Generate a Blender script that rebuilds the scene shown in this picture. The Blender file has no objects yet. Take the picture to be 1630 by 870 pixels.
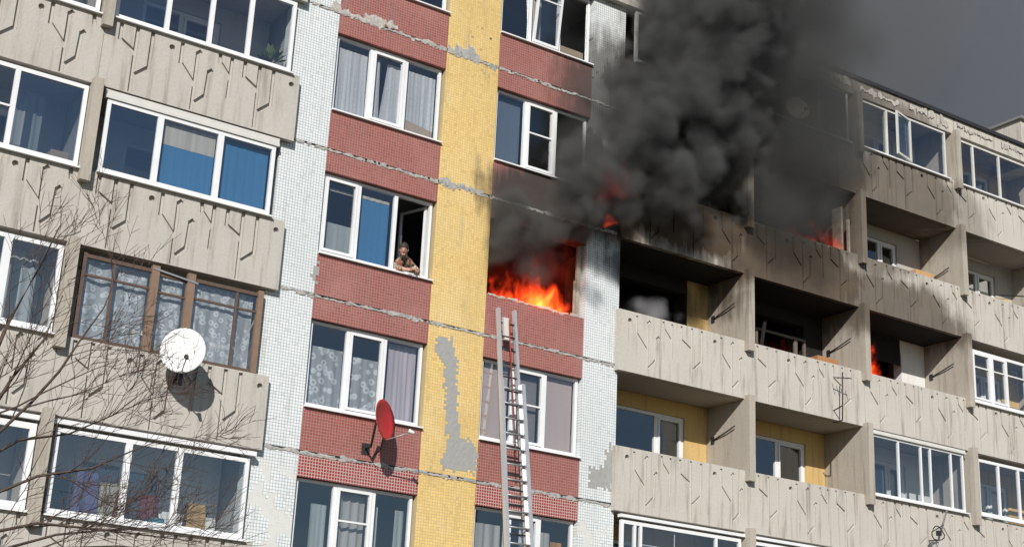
import bpy, bmesh, math, random
from mathutils import Vector, Matrix, geometry
sc = bpy.context.scene
R_ = math.radians
# ------------------------------------------------------------------ camera
W, H, FPX = 1630, 870, 2360.4067
YAW, PIT, ROL = 0.58205, 0.32558, 0.04896
SH = 6.67                                   # height of the storey-0 floor above the ground
CAM = Vector((-10.83639, -22.79473, -5.06916 + SH))
def axes():
    F = Vector((math.sin(YAW)*math.cos(PIT), math.cos(YAW)*math.cos(PIT), math.sin(PIT)))
    r = Vector((math.cos(YAW), -math.sin(YAW), 0)); u = r.cross(F)
    return math.cos(ROL)*r+math.sin(ROL)*u, -math.sin(ROL)*r+math.cos(ROL)*u, F
AR, AU, AF = axes()
def at(x, y, Y):
    """point where the photo pixel's ray meets the plane Y"""
    d = AF + AR*((x-W/2)/FPX) - AU*((y-H/2)/FPX)
    return CAM + d*((Y-CAM.y)/d.y)
cd = bpy.data.cameras.new('camera'); co = bpy.data.objects.new('camera', cd); sc.collection.objects.link(co)
cd.lens = FPX/W*36; cd.sensor_width = 36; cd.clip_end = 4000; cd.clip_start = .05
co.matrix_world = Matrix(((AR.x,AU.x,-AF.x,CAM.x),(AR.y,AU.y,-AF.y,CAM.y),(AR.z,AU.z,-AF.z,CAM.z),(0,0,0,1)))
sc.camera = co
# ------------------------------------------------------------------ sky, sun, exposure
SUN = Vector((-.73, -1, .69)).normalized()
w = bpy.data.worlds.new('World'); sc.world = w; w.use_nodes = True
_nt = w.node_tree; _sky = _nt.nodes.new('ShaderNodeTexSky'); _sky.sky_type = 'NISHITA'; _sky.sun_disc = False
_sky.sun_elevation = math.asin(SUN.z); _sky.sun_rotation = math.atan2(SUN.x, SUN.y); _sky.air_density = .85; _sky.dust_density = .25
_bg = _nt.nodes['Background']; _bg.inputs[1].default_value = .088; _nt.links.new(_sky.outputs[0], _bg.inputs[0])
sl = bpy.data.lights.new('sun', 'SUN'); sl.energy = 5.0; sl.angle = R_(.5); sl.color = (1, .955, .89)
so = bpy.data.objects.new('sun', sl); sc.collection.objects.link(so); so.rotation_euler = SUN.to_track_quat('Z', 'Y').to_euler()
so.location = (-20, -30, 40)
vs = sc.view_settings; vs.view_transform = 'Standard'; vs.look = 'None'; vs.exposure = 0; vs.gamma = 1; vs.use_curve_mapping = False
cy = sc.cycles
cy.use_denoising = True; cy.max_bounces = 8; cy.diffuse_bounces = 3; cy.glossy_bounces = 3; cy.transparent_max_bounces = 24
cy.volume_bounces = 1; cy.volume_step_rate = 1.6; cy.volume_max_steps = 256; cy.caustics_reflective = False; cy.caustics_refractive = False
# ------------------------------------------------------------------ helpers
COL = sc.collection
def zk(k): return SH + 2.8*k
def obj(name, me, parent=None):
    o = bpy.data.objects.new(name, me); COL.objects.link(o)
    if parent is not None: o.parent = parent
    return o
def empty(name, loc=(0,0,0)):
    o = bpy.data.objects.new(name, None); COL.objects.link(o); o.empty_display_size = .2; o.location = loc
    return o
def tag(o, label, cat, group=None):
    o['label'] = label; o['category'] = cat
    if group: o['group'] = group
    return o
BOXF = ((0,3,2,1),(4,5,6,7),(0,1,5,4),(1,2,6,5),(2,3,7,6),(3,0,4,7))
def pyobj(name, v, f, mat, parent=None, smooth=False, off=None):
    """mesh in world coordinates; with a parent at a location the vertices are made local"""
    if off is None and parent is not None:
        root = parent
        while root.parent is not None: root = root.parent
        off = root.location
    if off is not None: v = [(a[0]-off[0], a[1]-off[1], a[2]-off[2]) for a in v]
    me = bpy.data.meshes.new(name); me.from_pydata([tuple(a) for a in v], [], f); me.materials.append(mat)
    bm = bmesh.new(); bm.from_mesh(me); bmesh.ops.recalc_face_normals(bm, faces=bm.faces); bm.to_mesh(me); bm.free()
    if smooth:
        for p in me.polygons: p.use_smooth = True
    return obj(name, me, parent)
def boxv(x0, x1, y0, y1, z0, z1):
    return [(x0,y0,z0),(x1,y0,z0),(x1,y1,z0),(x0,y1,z0),(x0,y0,z1),(x1,y0,z1),(x1,y1,z1),(x0,y1,z1)]
def boxes(name, L, mat, parent=None, xf=None):
    v, f = [], []
    for b in L:
        n = len(v); v += boxv(*b); f += [tuple(i+n for i in q) for q in BOXF]
    if xf: v = [xf(Vector(a)) for a in v]
    return pyobj(name, v, f, mat, parent)
def tubev(pts, rad, n=6):
    pts = [Vector(p) for p in pts]; v, f = [], []
    for i, p in enumerate(pts):
        d = (pts[min(i+1,len(pts)-1)]-pts[max(i-1,0)]).normalized()
        a = d.cross(Vector((0,0,1))) if abs(d.z) < .95 else d.cross(Vector((1,0,0)))
        a.normalize(); b = d.cross(a)
        r = rad[i] if isinstance(rad, (list,tuple)) else rad
        v += [p + a*(r*math.cos(2*math.pi*j/n)) + b*(r*math.sin(2*math.pi*j/n)) for j in range(n)]
    for i in range(len(pts)-1):
        for j in range(n): f.append((i*n+j, i*n+(j+1)%n, (i+1)*n+(j+1)%n, (i+1)*n+j))
    f.append(tuple(range(n))); f.append(tuple(range(len(v)-n, len(v))))
    return v, f
def merge(parts):
    v, f = [], []
    for a, b in parts:
        n = len(v); v += a; f += [tuple(i+n for i in q) for q in b]
    return v, f
def tube(name, pts, rad, mat, parent=None, n=6, smooth=True):
    return pyobj(name, *tubev(pts, rad, n), mat, parent, smooth)
# ------------------------------------------------------------------ node helper
class NT:
    def __init__(s, t): s.t = t
    def n(s, ty, **k):
        x = s.t.nodes.new(ty)
        for a, b in k.items(): setattr(x, a, b)
        return x
    def put(s, sock, v):
        if isinstance(v, bpy.types.NodeSocket): s.t.links.new(v, sock)
        else: sock.default_value = v
    def m(s, op, a, b=None, c=None, clamp=False):
        x = s.n('ShaderNodeMath', operation=op); x.use_clamp = clamp; s.put(x.inputs[0], a)
        if b is not None: s.put(x.inputs[1], b)
        if c is not None: s.put(x.inputs[2], c)
        return x.outputs[0]
    def v(s, op, a, b=None, out=0):
        x = s.n('ShaderNodeVectorMath', operation=op); s.put(x.inputs[0], a)
        if b is not None: s.put(x.inputs['Scale'] if op == 'SCALE' else x.inputs[1], b)
        return x.outputs[out]
    def noise(s, vec, scale, detail=4, rough=.55, col=False):
        x = s.n('ShaderNodeTexNoise'); s.put(x.inputs['Vector'], vec)
        x.inputs['Scale'].default_value = scale; x.inputs['Detail'].default_value = detail; x.inputs['Roughness'].default_value = rough
        return x.outputs['Color' if col else 'Fac']
    def ramp(s, fac, a, b):                      # smooth 0..1 between a and b
        x = s.n('ShaderNodeMapRange', interpolation_type='SMOOTHSTEP'); s.put(x.inputs[0], fac)
        x.inputs[1].default_value = a; x.inputs[2].default_value = b
        return x.outputs[0]
    def mix(s, fac, a, b, mode='MIX'):
        x = s.n('ShaderNodeMix', data_type='RGBA', blend_type=mode); s.put(x.inputs[0], fac)
        s.put(x.inputs[6], a if isinstance(a, bpy.types.NodeSocket) else (*a, 1)); s.put(x.inputs[7], b if isinstance(b, bpy.types.NodeSocket) else (*b, 1))
        return x.outputs[2]
    def sep(s, vec):
        x = s.n('ShaderNodeSeparateXYZ'); s.put(x.inputs[0], vec); return x.outputs
    def comb(s, a, b, c):
        x = s.n('ShaderNodeCombineXYZ')
        for i, q in enumerate((a, b, c)): s.put(x.inputs[i], q)
        return x.outputs[0]
    def pos(s): return s.n('ShaderNodeNewGeometry').outputs['Position']
def material(name):
    m = bpy.data.materials.new(name); m.use_nodes = True
    g = NT(m.node_tree); b = m.node_tree.nodes['Principled BSDF']
    return m, g, b
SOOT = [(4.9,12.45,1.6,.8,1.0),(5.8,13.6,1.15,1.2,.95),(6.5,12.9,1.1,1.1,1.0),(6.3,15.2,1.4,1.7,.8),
        (8.4,13.2,2.3,1.1,1.15),(11.7,12.6,2.7,1.2,.93),(15.0,12.3,2.7,.95,.8),(9.0,15.8,3.4,1.6,1.0),(12.4,15.4,2.2,1.6,.9),(15.4,15.3,2.4,1.3,.78),(13.7,14.3,2.6,1.7,.72),(17.2,15.3,1.3,1.0,.45),(13.6,17.4,3.2,.7,.7),(8.3,11.6,2.1,.65,.9),(11.9,11.55,1.6,.6,.8)]  # top-storey third-bay ellipse also paints the plume's shade over its soot
def streaks(g, pos, scale=3.2):
    X, Y, Z = g.sep(pos)
    return g.noise(g.comb(g.m('MULTIPLY', g.m('ADD', X, Y), scale), 0, g.m('MULTIPLY', Z, .35)), 1.6, 5, .62)
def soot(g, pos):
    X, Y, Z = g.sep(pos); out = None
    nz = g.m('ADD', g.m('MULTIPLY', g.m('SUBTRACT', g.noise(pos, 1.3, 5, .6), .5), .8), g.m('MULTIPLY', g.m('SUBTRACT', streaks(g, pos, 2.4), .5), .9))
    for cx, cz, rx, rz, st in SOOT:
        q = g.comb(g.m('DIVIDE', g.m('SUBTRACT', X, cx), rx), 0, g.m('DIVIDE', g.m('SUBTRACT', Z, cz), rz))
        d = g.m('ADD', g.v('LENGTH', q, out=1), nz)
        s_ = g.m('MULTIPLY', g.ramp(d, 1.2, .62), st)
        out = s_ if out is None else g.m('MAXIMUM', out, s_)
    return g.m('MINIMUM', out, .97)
def tile(name, c1, c2, grout, rough=.35, gw=.13, bare=.0, wash=(.6,.5,.47), washf=.25):
    m, g, b = material(name); p = g.pos(); X, Y, Z = g.sep(p)
    P = .054
    u = g.m('DIVIDE', X, P); v = g.m('DIVIDE', Z, P)
    fu = g.m('FRACT', u); fv = g.m('FRACT', v)
    cell = g.comb(g.m('FLOOR', u), g.m('FLOOR', v), 0)
    wn = g.n('ShaderNodeTexWhiteNoise', noise_dimensions='3D'); g.put(wn.inputs[0], cell)
    gr = g.m('MAXIMUM', g.m('LESS_THAN', fu, gw), g.m('LESS_THAN', fv, gw))
    col = g.mix(wn.outputs[0], c1, c2)
    col = g.mix(g.m('MULTIPLY', g.m('GREATER_THAN', wn.outputs[0], .96), .22), col, tuple(x*.45 for x in c1))
    col = g.mix(g.m('MULTIPLY', g.ramp(g.noise(p, .35, 3, .6), .4, .7), .3), col, tuple(x*.72 for x in c2))
    big = g.noise(p, .9, 5, .6)
    col = g.mix(g.m('MULTIPLY', g.ramp(big, .45, .75), washf), col, wash)          # chalky weathering
    # lost tiles near the roof
    miss = g.m('MULTIPLY', g.m('GREATER_THAN', wn.outputs[0], .86), g.m('MULTIPLY', g.ramp(g.noise(p, 1.1, 2, .5), .56, .66), g.ramp(Z, 14.4, 15.4)))
    gcol = g.mix(g.noise(p, 6, 3, .6), grout, tuple(x*.75 for x in grout))
    col = g.mix(gr, col, gcol)
    col = g.mix(miss, col, (.16,.13,.11))
    dirt = g.ramp(streaks(g, p), .52, .8)
    col = g.mix(g.m('MULTIPLY', dirt, .42), col, (.2,.18,.16))
    if bare:
        bz = g.noise(g.comb(g.m('FLOOR', u), 0, g.m('FLOOR', v)), .11, 4, .6)
        bm_ = g.m('MULTIPLY', g.ramp(bz, .5, .53), g.ramp(Z, SH-.1, SH-.5))
        col = g.mix(bm_, col, g.mix(g.noise(p, 9, 4), (.55,.55,.52), (.68,.68,.65)))
    s_ = soot(g, p)
    col = g.mix(s_, col, g.mix(g.noise(p, 3, 4), (.03,.026,.024), (.06,.05,.045)))
    g.put(b.inputs['Base Color'], col)
    g.put(b.inputs['Roughness'], g.m('ADD', g.m('MULTIPLY', gr, .4), g.m('ADD', g.m('MULTIPLY', s_, .3), rough)))
    hgt = g.m('SUBTRACT', g.m('ADD', g.m('MULTIPLY', wn.outputs[0], .35), g.m('SUBTRACT', 1, gr)), miss)
    bp = g.n('ShaderNodeBump'); bp.inputs['Strength'].default_value = .5; bp.inputs['Distance'].default_value = .004
    g.put(bp.inputs['Height'], hgt); g.t.links.new(bp.outputs[0], b.inputs['Normal'])
    return m
def concrete(name, c1, c2, streak=.4, soot_shade_f=1, stain=(.16,.13,.1), rough=.9):
    m, g, b = material(name); p = g.pos()
    big = g.noise(p, .7, 6, .62); fine = g.noise(p, 22, 5, .7)
    col = g.mix(big, c1, c2)
    col = g.mix(g.m('MULTIPLY', g.ramp(fine, .35, .75), .22), col, tuple(x*.5 for x in c1))
    st = g.ramp(streaks(g, p, 4.2), .48, .74)
    col = g.mix(g.m('MULTIPLY', st, streak), col, stain)
    if soot_shade_f:
        s_ = g.m('MULTIPLY', soot(g, p), soot_shade_f)
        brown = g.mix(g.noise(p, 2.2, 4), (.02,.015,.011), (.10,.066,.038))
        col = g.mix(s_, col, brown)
    g.put(b.inputs['Base Color'], col); b.inputs['Roughness'].default_value = rough; b.inputs['Specular IOR Level'].default_value = .25
    bp = g.n('ShaderNodeBump'); bp.inputs['Strength'].default_value = .55; bp.inputs['Distance'].default_value = .012
    g.put(bp.inputs['Height'], g.m('ADD', fine, g.m('MULTIPLY', big, 2))); g.t.links.new(bp.outputs[0], b.inputs['Normal'])
    return m
def plain(name, c, rough=.6, var=.25, scale=8, metal=0, c2=None, spec=.4, bump=0):
    m, g, b = material(name); p = g.pos(); n = g.noise(p, scale, 4, .6)
    g.put(b.inputs['Base Color'], g.mix(n, c, c2 or tuple(x*(1-var) for x in c)))
    b.inputs['Roughness'].default_value = rough; b.inputs['Metallic'].default_value = metal; b.inputs['Specular IOR Level'].default_value = spec
    if bump:
        bp = g.n('ShaderNodeBump'); bp.inputs['Strength'].default_value = bump; bp.inputs['Distance'].default_value = .01
        g.put(bp.inputs['Height'], n); g.t.links.new(bp.outputs[0], b.inputs['Normal'])
    return m
def glass(name, base, tint=(.86,.9,.92), rc=(1,1,1), rough=.01, wav=.05):
    m, g, b = material(name); nt = m.node_tree; nt.nodes.remove(b)
    fr = g.n('ShaderNodeFresnel'); fr.inputs[0].default_value = 1.5
    tr = g.n('ShaderNodeBsdfTransparent'); tr.inputs[0].default_value = (*tint, 1)
    gl = g.n('ShaderNodeBsdfGlossy'); gl.inputs['Color'].default_value = (*rc, 1); gl.inputs['Roughness'].default_value = rough
    bp = g.n('ShaderNodeBump'); bp.inputs['Strength'].default_value = wav; bp.inputs['Distance'].default_value = .05
    g.put(bp.inputs['Height'], g.noise(g.pos(), 1.6, 2, .5)); g.t.links.new(bp.outputs[0], gl.inputs['Normal'])
    mx = g.n('ShaderNodeMixShader'); ge = g.n('ShaderNodeNewGeometry')
    g.put(mx.inputs[0], g.m('MULTIPLY', g.m('MINIMUM', g.m('ADD', fr.outputs[0], base), 1), g.m('SUBTRACT', 1, ge.outputs['Backfacing'])))
    g.t.links.new(tr.outputs[0], mx.inputs[1]); g.t.links.new(gl.outputs[0], mx.inputs[2])
    g.t.links.new(mx.outputs[0], nt.nodes['Material Output'].inputs[0])
    return m
def lace(name, c, dens=.8, flower=0, scale=9, plain_=False, flat=0):
    m, g, b = material(name); p = g.pos(); X, Y, Z = g.sep(p)
    vo = g.n('ShaderNodeTexVoronoi'); vo.feature = 'F1'; g.put(vo.inputs['Vector'], g.comb(X, 0, Z)); vo.inputs['Scale'].default_value = scale
    ring = g.m('ABSOLUTE', g.m('SUBTRACT', vo.outputs['Distance'], .33))
    pat = g.ramp(ring, .2, .06) if flower else g.noise(g.comb(X, 0, Z), 16, 4, .7)
    fold_shade = g.noise(g.comb(g.m('MULTIPLY', X, 9), 0, g.m('MULTIPLY', Z, .4)), 1, 3, .5)
    a = g.m('ADD', dens-.28, g.m('MULTIPLY', pat, .42), clamp=True)
    if plain_: a = dens
    col = g.mix(g.ramp(fold_shade, .3, .7), c, tuple(x*(.95 if flat else .72) for x in c))  # fold shade painted into the cloth colour, fainter on flat blinds
    nt = m.node_tree; df = g.n('ShaderNodeBsdfDiffuse'); tl = g.n('ShaderNodeBsdfTranslucent'); g.put(df.inputs[0], col); g.put(tl.inputs[0], col)
    m1 = g.n('ShaderNodeMixShader'); m1.inputs[0].default_value = .3; g.t.links.new(df.outputs[0], m1.inputs[1]); g.t.links.new(tl.outputs[0], m1.inputs[2])
    tr = g.n('ShaderNodeBsdfTransparent'); m2 = g.n('ShaderNodeMixShader'); g.put(m2.inputs[0], a)
    g.t.links.new(tr.outputs[0], m2.inputs[1]); g.t.links.new(m1.outputs[0], m2.inputs[2]); nt.nodes.remove(b)
    g.t.links.new(m2.outputs[0], nt.nodes['Material Output'].inputs[0])
    return m
T_RED = tile('red_mosaic', (.325,.100,.080), (.265,.078,.064), (.41,.28,.25), wash=(.5,.26,.23))
T_RED2 = tile('deep_red_mosaic', (.33,.045,.04), (.24,.035,.035), (.66,.55,.5), washf=.05, gw=.16)
T_YEL = tile('yellow_mosaic', (.77,.55,.20), (.67,.46,.155), (.53,.42,.24), wash=(.82,.66,.38), washf=.4)
T_WHT = tile('white_mosaic', (.76,.79,.79), (.68,.72,.73), (.31,.34,.35), wash=(.7,.7,.68), bare=1)
CONC = concrete('panel_concrete', (.53,.505,.46), (.41,.385,.345), .55)
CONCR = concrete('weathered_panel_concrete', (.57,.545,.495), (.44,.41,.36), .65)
POST = concrete('divider_concrete', (.47,.435,.38), (.35,.31,.26), .55)
SOFF = concrete('slab_concrete', (.45,.42,.38), (.36,.33,.29), .2)
CHAR = plain('charred_plaster', (.007,.007,.007), .95, c2=(.017,.015,.014), scale=3)
SOOTY = plain('sooty_concrete', (.20,.165,.13), .9, c2=(.05,.04,.034), scale=1.6)
YELW = concrete('yellow_loggia_wall', (.64,.45,.19), (.52,.35,.14), .4, soot_shade_f=.8)
WHTW = concrete('white_loggia_wall', (.74,.74,.72), (.64,.64,.61), .1, soot_shade_f=0)
GRYW = concrete('grey_loggia_wall', (.46,.44,.41), (.38,.36,.33), .2, soot_shade_f=0)
PVC = plain('white_pvc', (.80,.81,.82), .35, var=.2, scale=3.5)
PVCO = plain('aged_white_paint', (.66,.65,.61), .55, var=.25, scale=5)
BURNT = plain('scorched_frame', (.62,.55,.45), .8, c2=(.06,.05,.04), scale=6)
SILLM = plain('white_sill_metal', (.78,.79,.80), .4, var=.1, metal=0)
WOOD = plain('weathered_wood', (.14,.085,.06), .8, c2=(.075,.058,.05), scale=9, bump=.4)
WOODL = plain('bare_grey_wood', (.30,.19,.125), .8, c2=(.13,.095,.075), scale=7, bump=.4)
MORT = plain('joint_mortar', (.52,.52,.50), .95, c2=(.13,.13,.13), scale=11, bump=.6)
MORTL = plain('pale_joint_mortar', (.62,.58,.53), .95, c2=(.2,.18,.16), scale=16, bump=.6)
PATCH = plain('bare_cement', (.36,.36,.35), .95, c2=(.26,.26,.25), scale=11, bump=.5)
ROOM = plain('room_plaster', (.34,.33,.31), .9, var=.2, scale=1)
DARK = plain('dark_joint', (.05,.05,.05), .95)
METG = plain('galvanised_metal', (.42,.42,.42), .5, metal=.6, var=.3, scale=6)
ALU = plain('aluminium', (.66,.67,.69), .38, metal=.55, var=.2, scale=12)
DARKM = plain('dark_metal', (.05,.05,.055), .55, metal=.4, var=.3)
RUST = plain('rusty_steel', (.16,.085,.05), .8, c2=(.08,.05,.035))
DISHW = plain('dish_white', (.74,.75,.74), .45, var=.1, scale=3)
DISHR = plain('dish_red', (.50,.035,.035), .45, c2=(.34,.025,.03), scale=4)
DISHB = plain('dish_beige', (.78,.72,.55), .6, c2=(.6,.54,.4), scale=5)
GL = glass('window_glass', .13, (.95,.96,.97), (.9,.97,1))
GLB = glass('blue_film_glass', .6, (.35,.5,.65), (.55,.8,1.0))
GLM = glass('mirror_film_glass', .2, (.8,.84,.87), (.8,.92,1))
GLD = glass('dim_glass', .03, (.5,.52,.54))
L_WHITE = lace('lace_white', (.92,.95,.97), .92)
L_FLOW = lace('lace_flowers', (.82,.87,.87), .82, flower=1, scale=7.5)
L_RING = lace('lace_rings', (.84,.88,.88), .86, flower=1, scale=10)
L_PINK = lace('curtain_pink', (.74,.66,.70), .96, plain_=True)
L_GREY = lace('curtain_grey', (.50,.49,.46), .97, plain_=True)
L_BLIND = lace('blind_pink', (.66,.53,.49), 1, plain_=True, flat=1)
L_BLUE = lace('blind_blue', (.085,.25,.47), 1, plain_=True, flat=1)
L_SLATE = lace('blind_slate', (.16,.20,.26), 1, plain_=True, flat=1)
L_CREAM = lace('blind_cream', (.66,.63,.55), 1, plain_=True)
L_ORANGE = lace('curtain_orange', (.62,.30,.07), .97, plain_=True)
L_DUST = lace('curtain_green_grey', (.46,.51,.50), .95, plain_=True)
# ------------------------------------------------------------------ the ground
m_gr, g_, b_ = material('dry_lawn'); p_ = g_.pos()
g_.put(b_.inputs['Base Color'], g_.mix(g_.noise(p_, .5, 8, .7), (.10,.085,.05), (.17,.15,.10))); b_.inputs['Roughness'].default_value = 1
gr = pyobj('ground', [(-900,-900,0),(900,-900,0),(900,900,0),(-900,900,0)], [(0,1,2,3)], m_gr); gr['kind'] = 'structure'
ASPH = plain('asphalt', (.055,.055,.056), .95, var=.35, scale=25, bump=.3)
rd = boxes('road', [(-60,60,-13,-6.5,-.2,.02)], ASPH); rd['kind'] = 'structure'
kb = boxes('kerb', [(-60,60,-6.5,-6.35,-.2,.13)], SOFF); kb['kind'] = 'structure'
# ------------------------------------------------------------------ the building
B = empty('apartment_building', (6, 2, 0))
tag(B, 'panel apartment block with red, yellow and white mosaic bays and concrete loggias, burning', 'building')
XW, XR, XY, XR2, XE = -.93, 0.0, 2.3755, 3.605, 5.928   # bay edges; pier end 6.80
XEND = 6.80
G_ = .006
for k in range(-2, 4):
    z = zk(k); zt = z+2.8-.022; z0 = z+.022 if k > -2 else 0.0
    rl = T_RED2 if k == -1 else T_RED
    for (a, b, mt, nm) in ((XW, XR-G_, T_WHT, 'pier_panel'), (XY+G_, XR2-G_, T_YEL, 'wall_panel'), (XE+G_, XEND, T_WHT, 'pier_panel')):
        boxes(nm, [(a, b, 0, .3, z0, zt)], mt, B)
    for (a, b) in ((XR, XY), (XR2, XE)):
        boxes('spandrel_panel', [(a, b, 0, .3, z0, z+.80)], T_RED, B)
        boxes('lintel_panel', [(a, b, 0, .3, z+2.372, zt)], rl, B)
# mortar in the horizontal joints: recessed backing and ragged smears
def smear(xa, xb, zc, seed, top=.035, bot=.035, rag=.02, mat=MORT, y=-.011, gaps=.1):
    rnd = random.Random(seed); n = max(4, int((xb-xa)/.045)); v, f = [], []; st = []
    t = b_ = 0
    for i in range(n+1):
        t = .6*t+rnd.uniform(-rag, rag)*(1 if rnd.random() > .12 else 2.4); b_ = .6*b_+rnd.uniform(-rag, rag)*(1 if rnd.random() > .12 else 2.4)
        x = xa+(xb-xa)*i/n
        a = zc-max(.006, bot+b_); c = zc+max(.006, top+t)
        yy = y+rnd.uniform(-.006, .005)
        v += [(x,.02,a),(x,yy+.006,a+.004),(x,yy,zc+(t+b_)*.3),(x,yy+.006,c-.004),(x,.02,c)]
    for i in range(n):
        if rnd.random() < gaps: continue
        for j in range(4): f.append((i*5+j, i*5+j+1, (i+1)*5+j+1, (i+1)*5+j))
    return v, f
for k in range(-1, 5):
    z = zk(k)
    boxes('joint_backing', [(XW+.01, XEND-.01, .02, .25, z-.03, z+.03)], DARK, B)
    parts = []
    for i, (a, b) in enumerate(((-.7, XR-.01), (XR+.01, XY-.01), (XY+.01, XR2-.01), (XR2+.01, XE-.01), (XE+.01, 6.7))):
        parts.append(smear(a, b, z-.012, k*10+i, .028, .024, .014, gaps=.04))
    pyobj('joint_mortar', *merge(parts), MORT, B)['kind'] = 'stuff'
    parts = [smear(a, b, z-.03, k*31+i*7, .012, .018, .014, y=-.017, gaps=.3) for i, (a, b) in enumerate(((-.72, XR), (XR, XY), (XY, XR2), (XR2, XE), (XE, 6.7)))]
    pyobj('joint_smear', *merge(parts), MORTL, B)['kind'] = 'stuff'
# broad peeled patches beside the upper joints
pyobj('peeled_patch', *smear(-.2, 1.0, zk(3)+.01, 5, .05, .03, .05, MORTL, gaps=.02), MORTL, B)
pyobj('peeled_patch', *smear(.5, 1.25, zk(3)+.06, 6, .07, .03, .06, MORTL, gaps=.02), MORTL, B)
pyobj('peeled_patch', *smear(1.2, 2.36, zk(3)-.02, 9, .035, .03, .03, MORTL, gaps=.05), MORTL, B)
pyobj('peeled_patch', *smear(XY+.02, 3.2, zk(3)+.04, 7, .11, .06, .06, gaps=.02), MORT, B)
pyobj('peeled_patch', *smear(3.1, XR2-.02, zk(3)-.01, 8, .05, .06, .04, gaps=.02), MORT, B)
pyobj('peeled_patch', *smear(XY+.02, XR2-.2, zk(2)+.02, 17, .05, .05, .04, gaps=.1), MORT, B)
def patch(pix, seed):
    """bare cement where tiles have come off, tile by tile: outline in photo pixels, set 4 mm proud"""
    rnd = random.Random(seed); P_ = .054; pts = [at(x, y, 0) for x, y in pix]
    def inside(x, z):
        c = False
        for a, b in zip(pts, pts[1:]+pts[:1]):
            if (a.z > z) != (b.z > z) and x < (b.x-a.x)*(z-a.z)/(b.z-a.z)+a.x: c = not c
        return c
    v, f, ids = [], [], {}
    def vi(i, k_):
        if (i, k_) not in ids: ids[(i, k_)] = len(v); v.append((i*P_+.003, -.004+rnd.uniform(-.002,.002), k_*P_+.003))
        return ids[(i, k_)]
    x0, x1 = min(p.x for p in pts), max(p.x for p in pts); z0, z1 = min(p.z for p in pts), max(p.z for p in pts)
    for i in range(int(x0/P_)-2, int(x1/P_)+3):
        for k_ in range(int(z0/P_)-2, int(z1/P_)+3):
            if inside((i+.5)*P_+rnd.uniform(-.05,.05), (k_+.5)*P_+rnd.uniform(-.05,.05)): f.append((vi(i,k_), vi(i+1,k_), vi(i+1,k_+1), vi(i,k_+1)))
    o = pyobj('cement_patch', v, f, PATCH, B); o['kind'] = 'stuff'
    return o
patch([(694,532),(718,540),(727,560),(727,640),(733,692),(752,705),(760,722),(757,752),(703,747),(703,730),(712,712),(708,640),(706,580),(694,560)], 3)
patch([(941,745),(960,742),(963,720),(971,706),(976,706),(974,780),(935,774)], 4)
patch([(500,420),(507,398),(505,440),(498,448)], 5)
# ---- windows
def grid_bars(x0, x1, z0, z1, y0, y1, splits, fw, mw):
    L = [(x0, x0+fw, y0, y1, z0, z1), (x1-fw, x1, y0, y1, z0, z1), (x0+fw, x1-fw, y0, y1, z1-fw, z1), (x0+fw, x1-fw, y0, y1, z0, z0+fw)]
    for s_ in splits: L.append((s_-mw/2, s_+mw/2, y0+.002, y1-.002, z0+fw, z1-fw))
    return L
def window(x0, x1, z0, z1, y=.10, splits=(), fw=.055, mw=.075, sash=(), transom=None, mat=PVC, gl=GL, dp=.07, sill=True, skip=(), name='window', sillm=None, gls=None, sashm=None, sill_out=.10):
    o = boxes(name, grid_bars(x0, x1, z0, z1, y, y+dp, splits, fw, mw), mat, B)
    e = [x0+fw-mw/2]+list(splits)+[x1-fw+mw/2]
    for i in range(len(e)-1):
        a, b = e[i]+mw/2, e[i+1]-mw/2
        if i in skip: continue
        za, zb = z0+fw, z1-fw
        if i in sash:
            boxes('sash', grid_bars(a+.004, b-.004, za+.004, zb-.004, y-.018, y+dp*.6, (), .05, .05), sashm or mat, o)
            a += .05; b -= .05; za += .05; zb -= .05
        if transom and i in transom:
            for zt in (transom[i] if isinstance(transom[i], (list, tuple)) else [transom[i]]):
                boxes('glazing_bar', [(a, b, y-.008, y+dp*.5, zt-.016, zt+.016)], mat, o)
        boxes('pane', [(a+.002, b-.002, y+dp*.42, y+dp*.42+.008, za+.002, zb-.002)], (gls or {}).get(i, gl), o)
    if sill:
        yb = y-.004
        v = [(x0-.03,yb,z0-.004),(x1+.03,yb,z0-.004),(x1+.03,y-.09-sill_out*.75,z0-.03),(x0-.03,y-.09-sill_out*.75,z0-.03),
             (x0-.03,yb,z0-.05),(x1+.03,yb,z0-.05),(x1+.03,y-.09-sill_out*.75,z0-.055),(x0-.03,y-.09-sill_out*.75,z0-.055)]
        pyobj('sill', v, list(BOXF), sillm or SILLM, o)
    return o
def turned_sash(win, hx, wdt, z0, z1, y, ang, axis='z', gl=GL, fw=.05, mat=PVC, rev=False, bar=None):
    """a sash swung on its hinge line"""
    s_ = -1 if rev else 1
    def xf(a):
        if axis == 'z':
            d = a-Vector((hx, y, 0)); r = Matrix.Rotation(ang, 3, 'Z') @ Vector((d.x, d.y, 0)); return Vector((hx+r.x, y+r.y, a.z))
        d = a-Vector((0, y, z0)); r = Matrix.Rotation(ang, 3, 'X') @ d; return Vector((r.x, y+r.y, z0+r.z))
    x0, x1 = (hx-wdt, hx) if rev else (hx, hx+wdt)
    so_ = boxes('sash', grid_bars(x0, x1, z0, z1, y-.025, y+.025, (), fw, fw)+([(x0+fw, x1-fw, y-.02, y+.01, bar-.015, bar+.015)] if bar else []), mat, win, xf)
    boxes('pane', [(x0+fw+.002, x1-fw-.002, y-.004, y+.004, z0+fw+.002, z1-fw-.002)], gl, win, xf)
LX0, LX1 = .03, 2.345
S1, S2 = .80, 1.56
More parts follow.
